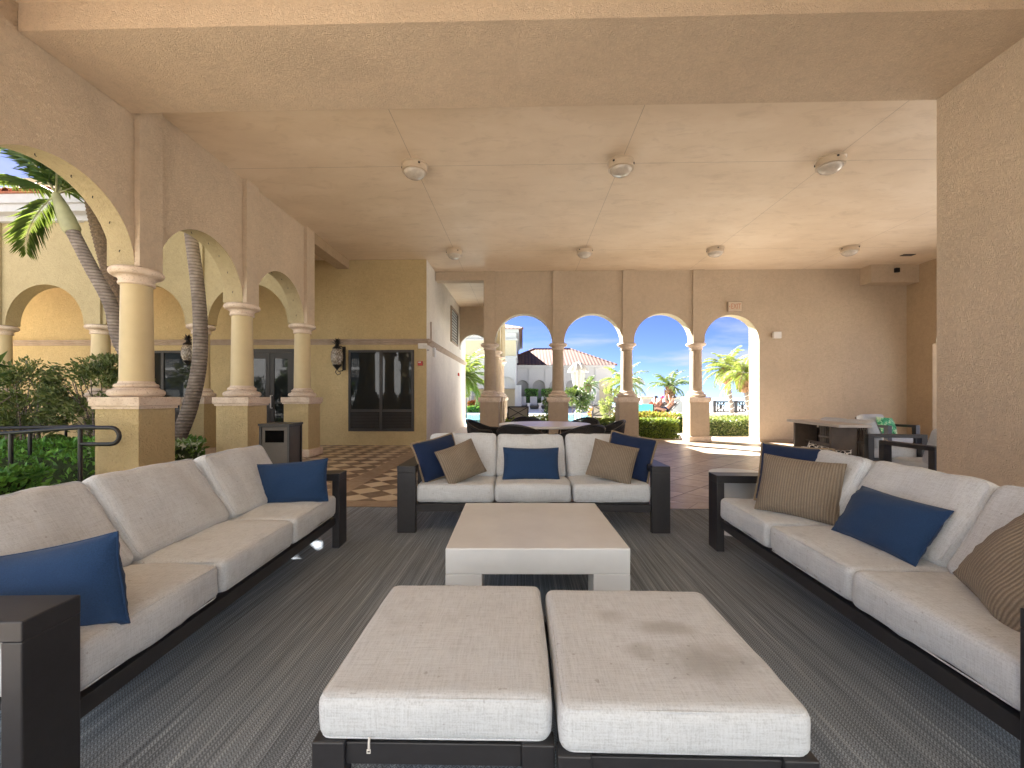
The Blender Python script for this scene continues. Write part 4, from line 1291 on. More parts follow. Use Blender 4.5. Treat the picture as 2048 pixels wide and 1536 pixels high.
def frond(mb, rach, base, az, elev, L, droop, nl, ll, lw, seed=0, hang=.35, taper=1.0):
    """one feather frond: leaflets into mb, midrib into rach"""
    rnd = random.Random(seed)
    pts = []; p = Vector(base); e = elev
    N = 14
    for i in range(N + 1):
        pts.append(p.copy())
        d = Vector((math.cos(az) * math.cos(e), math.sin(az) * math.cos(e), math.sin(e)))
        p = p + d * L / N
        e -= droop / N * (.4 + 1.2 * i / N)
    rach.tube(pts, .012, 5, radii=[max(.003, L * .010 * (1 - .85 * i / N)) for i in range(N + 1)])
    for k in range(nl):
        f = .10 + .9 * k / nl
        fi = f * N; i0 = min(N - 1, int(fi)); q = pts[i0].lerp(pts[i0 + 1], fi - i0)
        d = (pts[i0 + 1] - pts[i0]).normalized()
        side = d.cross(Vector((0, 0, 1)))
        side = side.normalized() if side.length > .05 else Vector((math.cos(az + 1.57), math.sin(az + 1.57), 0))
        up = side.cross(d)
        prof = math.sin(PI * min(1, .12 + f * .86)) ** .6 * taper
        for s in (-1, 1):
            dd = (side * s * .9 + d * (.55 + .5 * f) + up * rnd.uniform(-.05, .25) - Vector((0, 0, hang * rnd.uniform(.5, 1.4)))).normalized()
            l = ll * prof * rnd.uniform(.8, 1.1)
            w = lw * rnd.uniform(.8, 1.2)
            sd = dd.cross(up); sd = sd.normalized() if sd.length > .05 else d
            m1 = q + dd * l * .5; tip = q + dd * l - Vector((0, 0, l * .22 * rnd.uniform(.3, 1.3)))
            mb.add([q, m1 + sd * w * .5, tip, m1 - sd * w * .5], [(0, 1, 2), (0, 2, 3)])

def feather_palm(label, loc, trunk_pts, radii, crown_fronds, mat, group, nl=36, ll=.45, lw=.035, skirt=None, bands=0, hang=.35, rough=True):
    t = thing('palm_tree', label, 'palm tree', loc, 0, group)
    mb = MB().tube(trunk_pts, .1, 14, radii=radii)
    if rough:
        # leaf scar rings
        for i in range(len(trunk_pts) - 1):
            A, B = Vector(trunk_pts[i]), Vector(trunk_pts[i + 1])
            n = max(1, int((B - A).length / .05))
            for k in range(n):
                c = A.lerp(B, k / n); rr = radii[i] + (radii[i + 1] - radii[i]) * k / n
                d = (B - A).normalized()
                mb.tube([c - d * .008, c, c + d * .012], rr, 12, radii=[rr * .99, rr * (1.035 + .02 * random.random()), rr * .99])
    mb.build('trunk', M['trunk'], t)
    if skirt:
        sk = MB()
        (zc, hh, rr) = skirt
        top = Vector(trunk_pts[-1])
        for k in range(150):
            a = random.uniform(0, 2 * PI); z = random.uniform(-1, 1)
            r_ = rr * math.sqrt(max(.05, 1 - z * z * .8))
            p = Vector((math.cos(a) * r_ * .72, math.sin(a) * r_ * .72, zc + z * hh)) + Vector((top.x, top.y, 0))
            d = Vector((math.cos(a) * .7, math.sin(a) * .7, .9))
            sk.add(leaf_verts(p, d, rv(), rr * .75, rr * .3), LF)
        sk.lathe([(rr * .3, zc - hh), (rr * .68, zc - hh * .4), (rr * .74, zc + hh * .3), (rr * .45, zc + hh)], 14, (top.x, top.y, 0))
        sk.build('old_leaf_bases', M['skirt'], t, fixn=False)
    if bands:
        bd = MB()
        for k in range(bands):
            f = .08 + .82 * k / bands
            fi = f * (len(trunk_pts) - 1); i0 = int(fi)
            c = Vector(trunk_pts[i0]).lerp(Vector(trunk_pts[i0 + 1]), fi - i0); rr = radii[i0] * 1.07
            ring = [(c.x + rr * math.cos(q * PI / 6), c.y + rr * math.sin(q * PI / 6), c.z + .05 * math.cos(q * PI / 6)) for q in range(12)]
            bd.tube(ring, .010, 5, closed=True)
        bd.build('light_string', M['white_plastic'], t)
    cr = MB(); ra = MB()
    for i, (az, el, L, dr) in enumerate(crown_fronds):
        frond(cr, ra, trunk_pts[-1], az, el, L, dr, nl, ll, lw, seed=i * 13 + len(label), hang=hang)
    cr.build('crown', mat, t, fixn=False)
    ra.build('midribs', M['crownshaft'], t)
    return t
M['skirt'] = plain('brown_leaf_bases', (.26, .15, .08), .9, var=.35, scale=14)
M['fibre'] = plain('shaggy_brown_fibre', (.13, .09, .06), .95, var=.5, scale=30, bump=.6)

def crown_set(n, L, seed, e0=70, e1=-15, drop=1.3):
    r_ = random.Random(seed); out = []
    for i in range(n):
        f = i / n
        out.append((i * 2.399 + r_.uniform(-.2, .2), R(e0 + (e1 - e0) * f + r_.uniform(-6, 6)), L * r_.uniform(.82, 1.08), drop * r_.uniform(.75, 1.2)))
    return out

# --- left courtyard palms
g4 = 'slender palms in the courtyard'
def wpt(px, py, Y): return at_y(px, py, Y)
# palm with green crownshaft seen through the nearest arch
Y1 = 6.6
B0 = Vector((-5.55, Y1, 0))
tp = [Vector((-5.55, Y1, .0)), Vector((-5.72, Y1, .9)), wpt(243, 690, Y1), wpt(222, 610, Y1), wpt(182, 535, Y1), wpt(146, 465, Y1)]
t = thing('palm_tree', 'leaning palm with green crownshaft and a hanging frond, seen through the nearest left arch', 'palm tree', B0, 0, g4)
loc = [p - B0 for p in tp]
def smooth_path(P, k=5):
    out = []
    for i in range(len(P) - 1):
        p0 = P[max(0, i - 1)]; p1 = P[i]; p2 = P[i + 1]; p3 = P[min(len(P) - 1, i + 2)]
        for q in range(k):
            s = q / k
            out.append(.5 * ((2 * p1) + (p2 - p0) * s + (2 * p0 - 5 * p1 + 4 * p2 - p3) * s * s + (3 * p1 - p0 - 3 * p2 + p3) * s ** 3))
    out.append(P[-1]); return out
def ringed(path, r0, r1, seg=16, amp=.05, step=.028):
    """trunk with closely spaced leaf-scar rings"""
    fine = []; rad = []
    tot = sum((path[i + 1] - path[i]).length for i in range(len(path) - 1)); run = 0
    for i in range(len(path) - 1):
        l = (path[i + 1] - path[i]).length; n = max(1, int(l / step))
        for k in range(n):
            f = (run + l * k / n) / tot
            fine.append(path[i].lerp(path[i + 1], k / n)); rad.append((r0 + (r1 - r0) * f) * (1 + amp * (1 if len(fine) % 2 else -.6) * random.uniform(.5, 1)))
        run += l
    fine.append(path[-1]); rad.append(r1)
    return MB().tube(fine, .1, seg, radii=rad)
ringed(smooth_path(loc), .105, .088).build('trunk', M['trunk'], t)
e0 = loc[-1]; e1 = wpt(112, 388, Y1) - B0
cs = [e0, e0.lerp(e1, .08), e0.lerp(e1, .35), e0.lerp(e1, .7), e1]
MB().tube(cs, .1, 16, radii=[.095, .118, .115, .088, .05]).build('crownshaft', M['crownshaft'], t)
cr = MB(); ra = MB()
fr = [  # azimuth, elevation, length, droop
    (R(178), R(-38), 1.12, 1.2), (R(100), R(66), 1.7, .9), (R(168), R(58), 1.6, .9), (R(240), R(62), 1.5, 1.2), (R(30), R(58), 1.5, 1.6), (R(-40), R(60), 1.4, 1.5),
    (R(176), R(30), 1.15, .8), (R(70), R(40), 1.4, 1.5), (R(130), R(75), 1.7, .7), (R(10), R(30), 1.2, 1.6)]
for i, (az, el, L, dr) in enumerate(fr):
    frond(cr, ra, e1, az, el, L, dr, 76, .40, .020, seed=i * 5 + 2, hang=.36 if i else .22)
cr.build('crown', M['lf_palm'], t, fixn=False); ra.build('midribs', M['crownshaft'], t)
# shaggy palm trunk beside it, its crown above the arch
Y2 = 7.3
B0 = Vector((-6.3, Y2, 0))
tp = [B0, wpt(262, 740, Y2), wpt(240, 620, Y2), wpt(215, 520, Y2), wpt(194, 430, Y2), wpt(180, 340, Y2), wpt(172, 240, Y2)]
t = thing('palm_tree', 'palm with a shaggy fibrous brown trunk behind the leaning one at the nearest arch', 'palm tree', B0, 0, g4)
path = smooth_path([p - B0 for p in tp])
ringed(path, .10, .14, amp=.08).build('trunk', M['fibre'], t)
cr = MB(); ra = MB()
for i, (az, el, L, dr) in enumerate(crown_set(14, 1.7, 4)): frond(cr, ra, path[-1], az, el, L, dr, 40, .45, .045, seed=i)
cr.build('crown', M['lf_palm'], t, fixn=False); ra.build('midribs', M['crownshaft'], t)
# slender grey trunk between the first two columns
Y3 = 6.75
B0 = wpt(338, 925, Y3); B0.z = 0
tp = [B0, wpt(356, 878, Y3), wpt(378, 820, Y3), wpt(397, 740, Y3), wpt(401, 660, Y3), wpt(396, 580, Y3), wpt(386, 500, Y3), wpt(378, 440, Y3), wpt(366, 330, Y3), wpt(355, 240, Y3)]
t = thing('palm_tree', 'slender grey palm trunk curving up between the first two yellow columns', 'palm tree', B0, 0, g4)
path = smooth_path([p - B0 for p in tp])
ringed(path, .118, .075, amp=.03).build('trunk', M['trunk'], t)
cr = MB(); ra = MB()
for i, (az, el, L, dr) in enumerate(crown_set(14, 1.6, 9)): frond(cr, ra, path[-1], az, el, L, dr, 40, .42, .045, seed=i + 40)
cr.build('crown', M['lf_palm'], t, fixn=False); ra.build('midribs', M['crownshaft'], t)

# --- left courtyard shrubs and ground cover
P = at_y(45, 760, 6.95)
shrub('tall_shrub', 'left of the two tall dark green shrubs before the courtyard facade', (P.x, 6.95, 0), .82, .5, .50, 1.80, 4200, .085, M['lf_shrub'], 8, 'tall shrubs in the courtyard')
P = at_y(205, 760, 7.1)
shrub('tall_shrub', 'tall dark green shrub partly hidden behind the nearest yellow column', (P.x, 7.1, 0), .78, .5, .55, 1.84, 3600, .085, M['lf_shrub'], 7, 'tall shrubs in the courtyard')
hedge('ground_cover', 'low dark green ground cover in front of the handrail at the nearest left arch', 'hedge', -8.5, -4.86, 2.9, 4.26, 0, .40, 9000, .085, M['lf_hedge'], uneven=.10)
hedge('ground_cover', 'low dark green ground cover at the foot of the two tall shrubs', 'hedge', -11.5, -5.6, 6.3, 7.4, 0, .42, 6500, .09, M['lf_hedge'], uneven=.08)
hedge('flower_bush', 'low white-flowering bush between the first two yellow columns', 'shrub', -5.55, -4.72, 5.35, 6.25, 0, .50, 1700, .08, M['lf_white'], uneven=.08)
hedge('ground_cover', 'strip of ground cover beside the nearest plinth, under the handrail loop', 'hedge', -6.9, -4.72, 4.98, 5.34, 0, .46, 900, .075, M['lf_hedge'], uneven=.06)
shrub('broadleaf_plant', 'broad-leaved plant whose leaf tips poke in at the left picture edge', (-6.62, 4.9, 0), .30, .3, .95, 1.72, 60, .30, M['lf_dark'], 3)
shrub('courtyard_tree', 'leafy tree top above the tiled eave at the far left', (-16.9, 13.5, 0), 1.9, 1.2, 4.6, 6.6, 2600, .22, M['lf_dark'], 3, trunk_r=.1)

for k, (x, y) in enumerate(((-17.5, -3.5), (-20.5, 1.0), (-14.5, -8.0))):
    shrub('courtyard_tree', ('bushy courtyard tree left of the open terrace, seen only in the window glass', 'bushy tree at the far left of the courtyard, seen only in the window glass', 'bushy tree out on the terrace, seen only in the window glass')[k], (x, y, 0), 2.0, 2.0, .8, 5.2, 2600, .26, M['lf_shrub'], 4, trunk_r=.09)
# --- handrails
def rail(label, Y, pts, posts, loop=True, group='black ramp handrails'):
    t = thing('handrail', label, 'handrail', (pts[0][0], Y, 0), 0, group)
    o = Vector(t.location)
    MB().tube([Vector(p) - o for p in pts], .021, 10).build('rail', M['black'], t)
    for (x, y, z) in posts: MB().tube([Vector((x, y, 0)) - o, Vector((x, y, z)) - o], .019, 10).build('post', M['black'], t)
    return t
Yr = 4.28
zt = .845
pts = [(-7.5, Yr, zt - .17), (-5.3, Yr, zt - .058), (-4.75, Yr, zt - .015), (-4.55, Yr, zt), (-4.22, Yr, zt)]
for k in range(9):
    a = R(90 - 22.5 * k); pts.append((-4.22 + .085 * math.cos(a), Yr, zt - .085 + .085 * math.sin(a)))
pts += [(-4.53, Yr, zt - .17)]
rail('nearer black handrail with a rounded loop end at the nearest yellow plinth', Yr, pts, [(-4.545, Yr, zt), (-5.28, Yr, zt - .06), (-6.5, Yr, zt - .12)])
Yr2 = 5.10
pts = [(-8.5, Yr2, .66), (-6.4, Yr2, .775), (-5.35, Yr2, .80), (-4.95, Yr2, .80), (-4.92, Yr2, .76), (-4.92, Yr2, .02)]
rail('farther black handrail along the ramp, behind the nearest yellow plinth', Yr2, pts, [(-6.05, Yr2, .785), (-7.3, Yr2, .72)])
P1 = at_y(80, 832, 7.6); P2 = at_y(112, 817, 7.6); P3 = at_y(134, 826, 7.6)
rail('bent black stair handrail by the courtyard wall behind the shrubs', 7.6, [(P1.x - .6, 7.6, P1.z - .2), tuple(P1), tuple(P2), (P3.x - .05, 7.6, P2.z), (P3.x, 7.6, P3.z), (P3.x - .04, 7.6, .1)], [])

# ------------------------------------------------------------------ beyond the back arcade
hedge('clipped_hedge', 'clipped sunlit hedge in front of the third sea arch', 'hedge', 3.05, 4.35, 12.05, 12.75, 0, .52, 3600, .07, M['lf_sun'], uneven=.05)
hedge('croton_bed', 'bed of red and yellow croton behind the clipped hedge', 'plant bed', 2.9, 4.6, 12.9, 13.7, 0, .62, 1300, .14, M['lf_croton'], W=.05, uneven=.12)
hedge('clipped_hedge', 'pale variegated hedge seen through the exit sign arch', 'hedge', 5.35, 8.2, 13.0, 14.4, 0, .50, 5200, .085, M['lf_varieg'], uneven=.07)
hedge('clipped_hedge', 'light green hedge behind the croton bed, below the sunbathers', 'hedge', 3.4, 5.6, 14.5, 15.4, 0, .56, 2200, .09, M['lf_sun'], uneven=.07)
hedge('low_planting', 'low bright planting along the terrace behind the round table', 'plant bed', -.45, 2.75, 12.1, 12.8, 0, .48, 2600, .10, M['lf_sun'], uneven=.16, W=.045)
hedge('flower_bed', 'orange flower bed seen at the end of the passage', 'plant bed', -4.2, -1.9, 33.4, 34.4, 0, .75, 1500, .22, M['lf_red'], uneven=.1)
hedge('low_hedge', 'small green hedge below the orange flower bed by the pool', 'hedge', -4.2, -1.9, 32.7, 33.3, 0, .42, 900, .16, M['lf_hedge'], uneven=.05)
hedge('flower_bed', 'red flower bed beside the variegated shrub near the pool', 'plant bed', 3.1, 4.6, 19.3, 20.0, 0, .72, 500, .13, M['lf_red'], uneven=.08) if False else None
P = at_y(1156, 800, 15.0)
shrub('round_shrub', 'dark round shrub on a bare stem under the furled umbrella', (P.x, 15, 0), .50, .45, .70, 1.52, 2600, .085, M['lf_dark'], 2)
P = at_y(1108, 790, 13.4)
shrub('round_shrub', 'small dark shrub right behind the second back column', (P.x, 13.4, 0), .42, .4, .50, 1.40, 1400, .085, M['lf_dark'], 2)
P = at_y(1226, 800, 15.6)
shrub('variegated_shrub', 'tall pale variegated shrub beside the third back column', (P.x, 15.6, 0), .52, .45, .25, 1.55, 2800, .085, M['lf_varieg'], 4)
hedge('flower_bed', 'bright red flowers between the white ladder rails and the variegated shrub', 'plant bed', 2.75, 3.55, 17.3, 17.8, 0, .62, 420, .12, M['lf_red'], uneven=.08)

# palms on the terrace
g5 = 'pygmy date palms on the terrace'
def pygmy(label, px, base_py, crown_py, Y, r0, lean=0, n=22, L=1.5, mat='lf_palm', skirt=True, bands=0, seed=1, low=-28):
    P = at_y(px, crown_py, Y)
    b = Vector((P.x + lean, Y, 0))
    H = P.z
    tp = [Vector((0, 0, 0)), Vector((-lean * .15, 0, H * .33)), Vector((-lean * .5, .02, H * .66)), Vector((-lean, 0, H))]
    return feather_palm(label, b, smooth_path(tp, 4), [r0 * (1.1 - .3 * i / 12) for i in range(13)], crown_set(n, L, seed, 78, low, 1.5), M[mat], g5, 34, L * .22, .017 * L, (H - .28 * L, .26 * L, .19 * L) if skirt else None, bands, rough=False, hang=.5)
pygmy('lone palm rising behind the sunbathers in the third sea arch', 1340, 830, 774, 22.6, .085, -.22, 17, 1.40, 'lf_palm', True, 0, 3, 5)
pygmy('palm with string-wrapped trunk just right of the last back column', 1453, 842, 738, 17.0, .085, .22, 26, 1.15, 'lf_palmsun', True, 10, 5)
pygmy('palm with string-wrapped trunk at the right jamb of the exit sign arch', 1487, 838, 748, 15.5, .10, .25, 24, 1.25, 'lf_palmsun', True, 9, 6)
pygmy('bushy yellow-green palm behind the variegated shrub', 1246, 835, 765, 22.0, .10, .1, 22, 1.45, 'lf_palmsun', False, 0, 7)
pygmy('small green palm between the two furled umbrellas', 1176, 835, 770, 27.0, .10, .05, 18, 1.0, 'lf_palm', True, 0, 8)
P = at_y(926, 755, 24)
feather_palm('tall date palm with drooping fronds at the end of the passage', (P.x, 24, 0), [Vector((0, 0, 0)), Vector((0, 0, 1)), Vector((0, 0, 2.3))], [.22, .2, .2], crown_set(30, 2.0, 12, 80, -45, 1.5), M['lf_palmsun'], g5, 44, .5, .04, None, 0, hang=.5)

# furled umbrellas
def furled(label, px, top_py, Y, w=.28, zb=.9):
    P = at_y(px, top_py, Y)
    t = thing('furled_umbrella', label, 'umbrella', (P.x, Y, 0), 0, 'furled umbrellas by the pool')
    H = P.z
    MB().lathe([(.25, 0), (.25, .06), (.03, .09), (.022, H + .05), (.001, H + .06)], 16).build('pole', M['white_plastic'], t)
    mb = MB(); seg = 32; vs = []; fs = []
    prof = [(0.05, H), (.16, H - .06), (.30, H - .30), (.34, H - .42), (.22, H - .44), (.19, H - .8), (.15, H - 1.1), (.20, H - 1.5), (.27, zb)]
    for (r_, z) in prof:
        for k in range(seg):
            a = 2 * PI * k / seg
            rr = r_ * (w / .28) * (1 + .24 * math.cos(8 * a + z * 1.5)) * (1 + .1 * math.sin(3 * a))
            vs.append((rr * math.cos(a), rr * math.sin(a), z + (.06 * math.cos(8 * a) if z < H - .4 else 0)))
    for i in range(len(prof) - 1):
        for k in range(seg): fs.append((i * seg + k, i * seg + (k + 1) % seg, (i + 1) * seg + (k + 1) % seg, (i + 1) * seg + k))
    mb.add(vs, fs, 0, True); mb.build('canopy', M['umbrella'], t, fixn=False)
    MB().lathe([(.17, H - .95), (.18, H - .92), (.17, H - .89)], 16).build('strap', M['umbrella'], t)
furled('large furled umbrella with a cape-like top, framed by the second sea arch', 1157, 724, 20.0, .34, .85)
furled('slim furled umbrella just right of the third back column', 1277, 755, 30.0, .34, .8)
furled('distant furled umbrella left of the bushy yellow palm', 1187, 772, 36.0, .30, .8)
furled('distant white furled umbrella at the end of the passage', 940, 780, 37.0, .40, .7)

# chairs with crossed backs on the terrace
def make_xchair(label):
    t = thing('patio_chair', label, 'chair', (0, 0, 0), 0, 'cross-backed patio chairs outside')
    h = .33
    for sx in (-1, 1):
        MB().tube([(sx * h, -.02, 0), (sx * h, 0, .45), (sx * h, -.08, .86)], .022, 8).build('leg', M['black'], t)
        MB().tube([(sx * h, .58, 0), (sx * h, .58, .60)], .02, 8).build('leg', M['black'], t)
        MB().box(sx * h - .025, sx * h + .025, -.05, .62, .595, .625).build('armrest', M['black'], t)
    MB().tube([(-h, -.08, .85), (h, -.08, .85)], .02, 8).tube([(-h, 0, .46), (h, 0, .46)], .018, 8).tube([(-h, -.085, .84), (h, -.006, .47)], .014, 6).tube([(h, -.085, .84), (-h, -.006, .47)], .014, 6).build('back_frame', M['black'], t)
    MB().prism([(.02, .46), (-.055, .84), (-.02, .84), (.06, .46)], -h + .02, h - .02, 'x').build('back_cushion', M['chair_mesh'], t)
    MB().box(-h + .02, h - .02, .0, .60, .38, .47, .02).build('seat', M['chair_mesh'], t)
    return t
xs_ = [(1036, 14.1, 4, 'grey cross-backed patio chair in the first sea arch, beyond the round table'), (1203, 16.5, -6, 'beige cross-backed patio chair beside the variegated shrub'), (1290, 17.2, -14, 'cross-backed patio chair with a teal towel behind the third back column')]
xc = make_xchair(xs_[0][3])
for i, (px_, Y, rz, lb) in enumerate(xs_):
    o = xc if i == 0 else dup(xc)
    P = at_y(px_, 830, Y); o['label'] = lb
    o.location = (P.x, Y, 0); o.rotation_euler.z = R(rz)
P = at_y(1290, 830, 17.2)
t = MB().box(-.26, .30, -.13, .10, .62, .89, .02).build('towel', M['towel_teal'], None, (P.x, 17.2 + .02, 0), R(-14))
tag(t, 'teal towel over the back of a patio chair', 'towel')

# loungers and sunbathers
def make_lounger(label):
    t = thing('sun_lounger', label, 'lounger', (0, 0, 0), 0, 'sun loungers on the sea terrace')
    # head towards local +X
    MB().box(-.95, .25, -.32, .32, .28, .32).box(-.95, .25, -.34, -.30, .25, .33).box(-.95, .25, .30, .34, .25, .33).build('frame', M['black'], t)
    MB().prism([(.25, .29), (.30, .27), (.80, .78), (.76, .82)], -.32, .32, 'y').build('backrest', M['chair_mesh'], t)
    for sx in (-.85, .2):
        for sy in (-.3, .3): MB().box(sx - .02, sx + .02, sy - .02, sy + .02, 0, .26).build('leg', M['black'], t)
    return t
LY_ = 20.5
lg = [(1321, 'sun lounger under the person with raised arms', 0), (1298, 'sun lounger under the person in a pink cap', .5), (1286, 'sun lounger under the person in orange swimwear', 1.0)]
lz = make_lounger(lg[0][1])
lpos = []
for i, (px_, lb, dy) in enumerate(lg):
    o = lz if i == 0 else dup(lz)
    P = at_y(px_, 815, LY_ + dy); o['label'] = lb
    o.location = (P.x, LY_ + dy, .13); o.rotation_euler.z = R(8)
    lpos.append(o.location.copy())
o = MB().box(lpos[2].x - 1.6, lpos[0].x + 1.5, LY_ - .8, LY_ + 4.0, -.01, .13).build('sun_terrace_step', M['deck']); tag(o, kind='structure')

def person(label, loc, rz, verts, edges, radii, clothes, hair):
    t = thing('person', label, 'person', loc, rz, 'sunbathers on the terrace')
    me = bpy.data.meshes.new('body'); me.from_pydata(verts, edges, [])
    o = bpy.data.objects.new('body', me); COL.objects.link(o); o.parent = t
    me.materials.append(M['skin'])
    sk = o.modifiers.new('skin', 'SKIN'); sk.use_smooth_shade = True
    lay = me.skin_vertices[0].data if me.skin_vertices else None
    if lay is None:
        bm = bmesh.new(); bm.from_mesh(me); bm.verts.layers.skin.verify(); bm.to_mesh(me); bm.free(); lay = me.skin_vertices[0].data
    for i, r_ in enumerate(radii): lay[i].radius = (r_, r_); lay[i].use_root = (i == 0)
    o.modifiers.new('sub', 'SUBSURF').levels = 1; o.modifiers['sub'].render_levels = 1
    for nm, mb, mat in clothes: mb.build(nm, M[mat], t)
    for nm, mb, mat in hair: mb.build(nm, M[mat], t)
    return t
def recline(arms):
    # pelvis at the fold of the lounger, torso up the backrest (+X), legs along -X
    V = [(.20, 0, .42), (.34, 0, .55), (.50, 0, .72), (.58, 0, .82), (.62, 0, .90), (.64, 0, .99), (.66, 0, 1.07)]
    Rr = [.13, .125, .135, .09, .055, .095, .075]
    E = [(0, 1), (1, 2), (2, 3), (3, 4), (4, 5), (5, 6)]
    for s in (-1, 1):
        n = len(V)
        V += [(.16, s * .10, .42), (-.25, s * .13, .56), (-.62, s * .12, .38), (-.74, s * .12, .46)]
        Rr += [.10, .065, .045, .035]; E += [(0, n), (n, n + 1), (n + 1, n + 2), (n + 2, n + 3)]
        n = len(V)
        if arms == 'up':
            V += [(.52, s * .20, .80), (.36, s * .24, .88), (.34, s * .14, 1.12), (.36, s * .10, 1.18)]
        else:
            V += [(.52, s * .20, .78), (.36, s * .30, .60), (.16, s * .27, .50), (.08, s * .25, .49)]
        Rr += [.06, .048, .038, .032]; E += [(3, n), (n, n + 1), (n + 1, n + 2), (n + 2, n + 3)]
    return V, E, Rr
def headcap(r_=.105, z=1.06): return MB().lathe([(.001, .075), (r_ * .6, .06), (r_ * .95, .01), (r_, -.04)], 16, (.68, 0, z), cap=False)
def shorts(): return MB().tube([(.30, 0, .50), (.18, 0, .42), (.02, 0, .45)], .15, 12, radii=[.145, .165, .15])
data = [('sunbather with dark hair raising both arms on a lounger', 'up', [('shorts', shorts(), 'navy')], [('hair', headcap(), 'hair')]),
        ('sunbather in a pink cap lying back on the middle lounger', 'down', [('swimsuit', shorts(), 'orange_cloth')], [('cap', headcap(.112), 'pink_cloth')]),
        ('sunbather in an orange swimsuit on the leftmost lounger', 'down', [('swimsuit', MB().tube([(.50, 0, .72), (.34, 0, .55), (.18, 0, .42), (.04, 0, .45)], .15, 12, radii=[.15, .145, .165, .14]), 'orange_cloth')], [('hair', headcap(), 'hair')])]
for (lb, arms, cl, hr), p in zip(data, lpos):
    V, E, Rr = recline(arms)
    person(lb, (p.x, p.y, p.z - .02), R(8), V, E, Rr, cl, hr)

# parapet, pillars and fence at the sea edge
YP = 23.5
a = at_y(1295, 803, YP); b_ = at_y(1352, 803, YP)
o = MB().box(a.x - 1.5, b_.x, YP, YP + .25, 0, at_y(1330, 803.5, YP).z).build('parapet_wall', M['farwhite']); tag(o, 'white parapet wall behind the sunbathers', 'wall')
gp = 'white pillars of the sea parapet'
def pillar(label, px, Y, top_py, w=.5):
    P = at_y(px, top_py, Y)
    t = thing('parapet_pillar', label, 'pillar', (P.x, Y, 0), 0, gp)
    MB().box(-w / 2, w / 2, -w / 2, w / 2, 0, P.z - .12).build('shaft', M['farwhite'], t)
    MB().box(-w / 2 - .06, w / 2 + .06, -w / 2 - .06, w / 2 + .06, P.z - .121, P.z, .02).build('cap', M['stone'], t)
pillar('white parapet pillar right of the lone palm', 1354, 22.5, 793)
pillar('white parapet pillar hidden partly by the third back column', 1291, 22.6, 793)
YF = 18.2
A = at_y(1380, 831, YF); Bq = at_y(1500, 834, YF)
t = thing('fence_base', 'white kerb wall below the black fence', 'wall', ((A.x + Bq.x) / 2, YF, 0))
off(MB().box(A.x - .6, Bq.x + 1.5, YF - .15, YF + .15, 0, A.z + .03).build('wall', M['farwhite'], t), t)
off(MB().box(A.x - .6, Bq.x + 1.5, YF - .22, YF + .22, A.z + .03, A.z + .12, .01).build('coping', M['stone'], t), t)
z0 = A.z + .12; z1 = at_y(1440, 802, YF).z
t = thing('metal_fence', 'black metal fence with crossed panels seen through the exit sign arch', 'fence', ((A.x + Bq.x) / 2, YF, z0))
xa = at_y(1429, 800, YF).x; xb = Bq.x + 1.2
f = MB().box(xa, xb, YF - .02, YF + .02, z1 - .07, z1).box(xa, xb, YF - .02, YF + .02, z0 + .02, z0 + .08)
off(f.build('rails', M['black'], t), t)
bars = MB(); x = xa; k = 0
while x < xb:
    off(MB().box(x - .05, x + .05, YF - .05, YF + .05, z0, z1 + .02).build('post', M['black'], t), t)
    w = .52
    for q in (.12, .40): bars.box(x + q - .022, x + q + .022, YF - .015, YF + .015, z0 + .06, z1 - .05)
    for q in (.6, .7, .8): bars.box(x + q - .018, x + q + .018, YF - .013, YF + .013, z0 + .06, z1 - .05)
    for (p0, p1) in (((x + .12, z0 + .06), (x + .40, z1 - .05)), ((x + .40, z0 + .06), (x + .12, z1 - .05)), ((x + .26, z0 + .06), (x + .26, z1 - .05)), ((x + .12, (z0 + z1) / 2), (x + .40, (z0 + z1) / 2))):
        bars.tube([(p0[0], YF, p0[1]), (p1[0], YF, p1[1])], .026, 6)
    x += .9
off(bars.build('bars', M['black'], t), t)

# pool fittings
t = thing('pool_spa', 'round beige raised spa edge by the pool', 'spa', (.95, 21.0, 0))
MB().lathe([(1.1, -.1), (1.1, .22), (1.22, .25), (1.22, .31), (.95, .31), (.95, .0)], 40, cap=False).build('rim', M['stone'], t)
MB().lathe([(.001, .16), (.96, .16)], 40, cap=False).build('water', M['water'], t)
for i, (px_, Y, lb) in enumerate(((1168, 17.5, 'curved white pool ladder rail, nearer one'), (1178, 18.2, 'curved white pool ladder rail, farther one'))):
    P = at_y(px_, 815, Y)
    o = MB().tube([(-.35, 0, 0), (-.35, 0, .55), (-.28, 0, .72), (-.1, 0, .8), (.12, 0, .74), (.32, 0, .55), (.5, 0, .2), (.5, 0, -.1)], .025, 8).build('pool_rail', M['white_plastic'], None, (P.x, Y, 0)); tag(o, lb, 'handrail', 'pool ladder rails')

# far wing with arches and a stair tower
FYY = 46.0
t = thing('far_wing', 'low far wing with a tiled hip roof and blind arches beyond the pool', 'building', (4, FYY, 0))
xl, xr = -2.5, 9.6
zE = 4.62
walls = arch_strip(xl, xr, [(-.05 + 1.78 * k, .66) for k in range(4)], 2.36, zE, FYY, FYY + .35, 'x')
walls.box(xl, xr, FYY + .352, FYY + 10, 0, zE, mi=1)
for k in range(-1, 4): walls.box(-.05 + .89 + 1.78 * k - .21, -.05 + .89 + 1.78 * k + .21, FYY + .002, FYY + .33, 0, 2.362, mi=0)
walls.box(-.05 + .89 + 1.78 * 3 + .20, xr, FYY + .003, FYY + .33, 0, 2.363, mi=0)
off(walls.build('wall', [M['farwhite'], M['farshade'], M['farwhite']], t), t)
for k in range(-1, 5): off(MB().box(-.05 + .89 + 1.78 * k - .22, -.05 + .89 + 1.78 * k + .22, FYY - .09, FYY + .005, 0, zE - .3).build('pilaster', M['farwhite'], t), t)
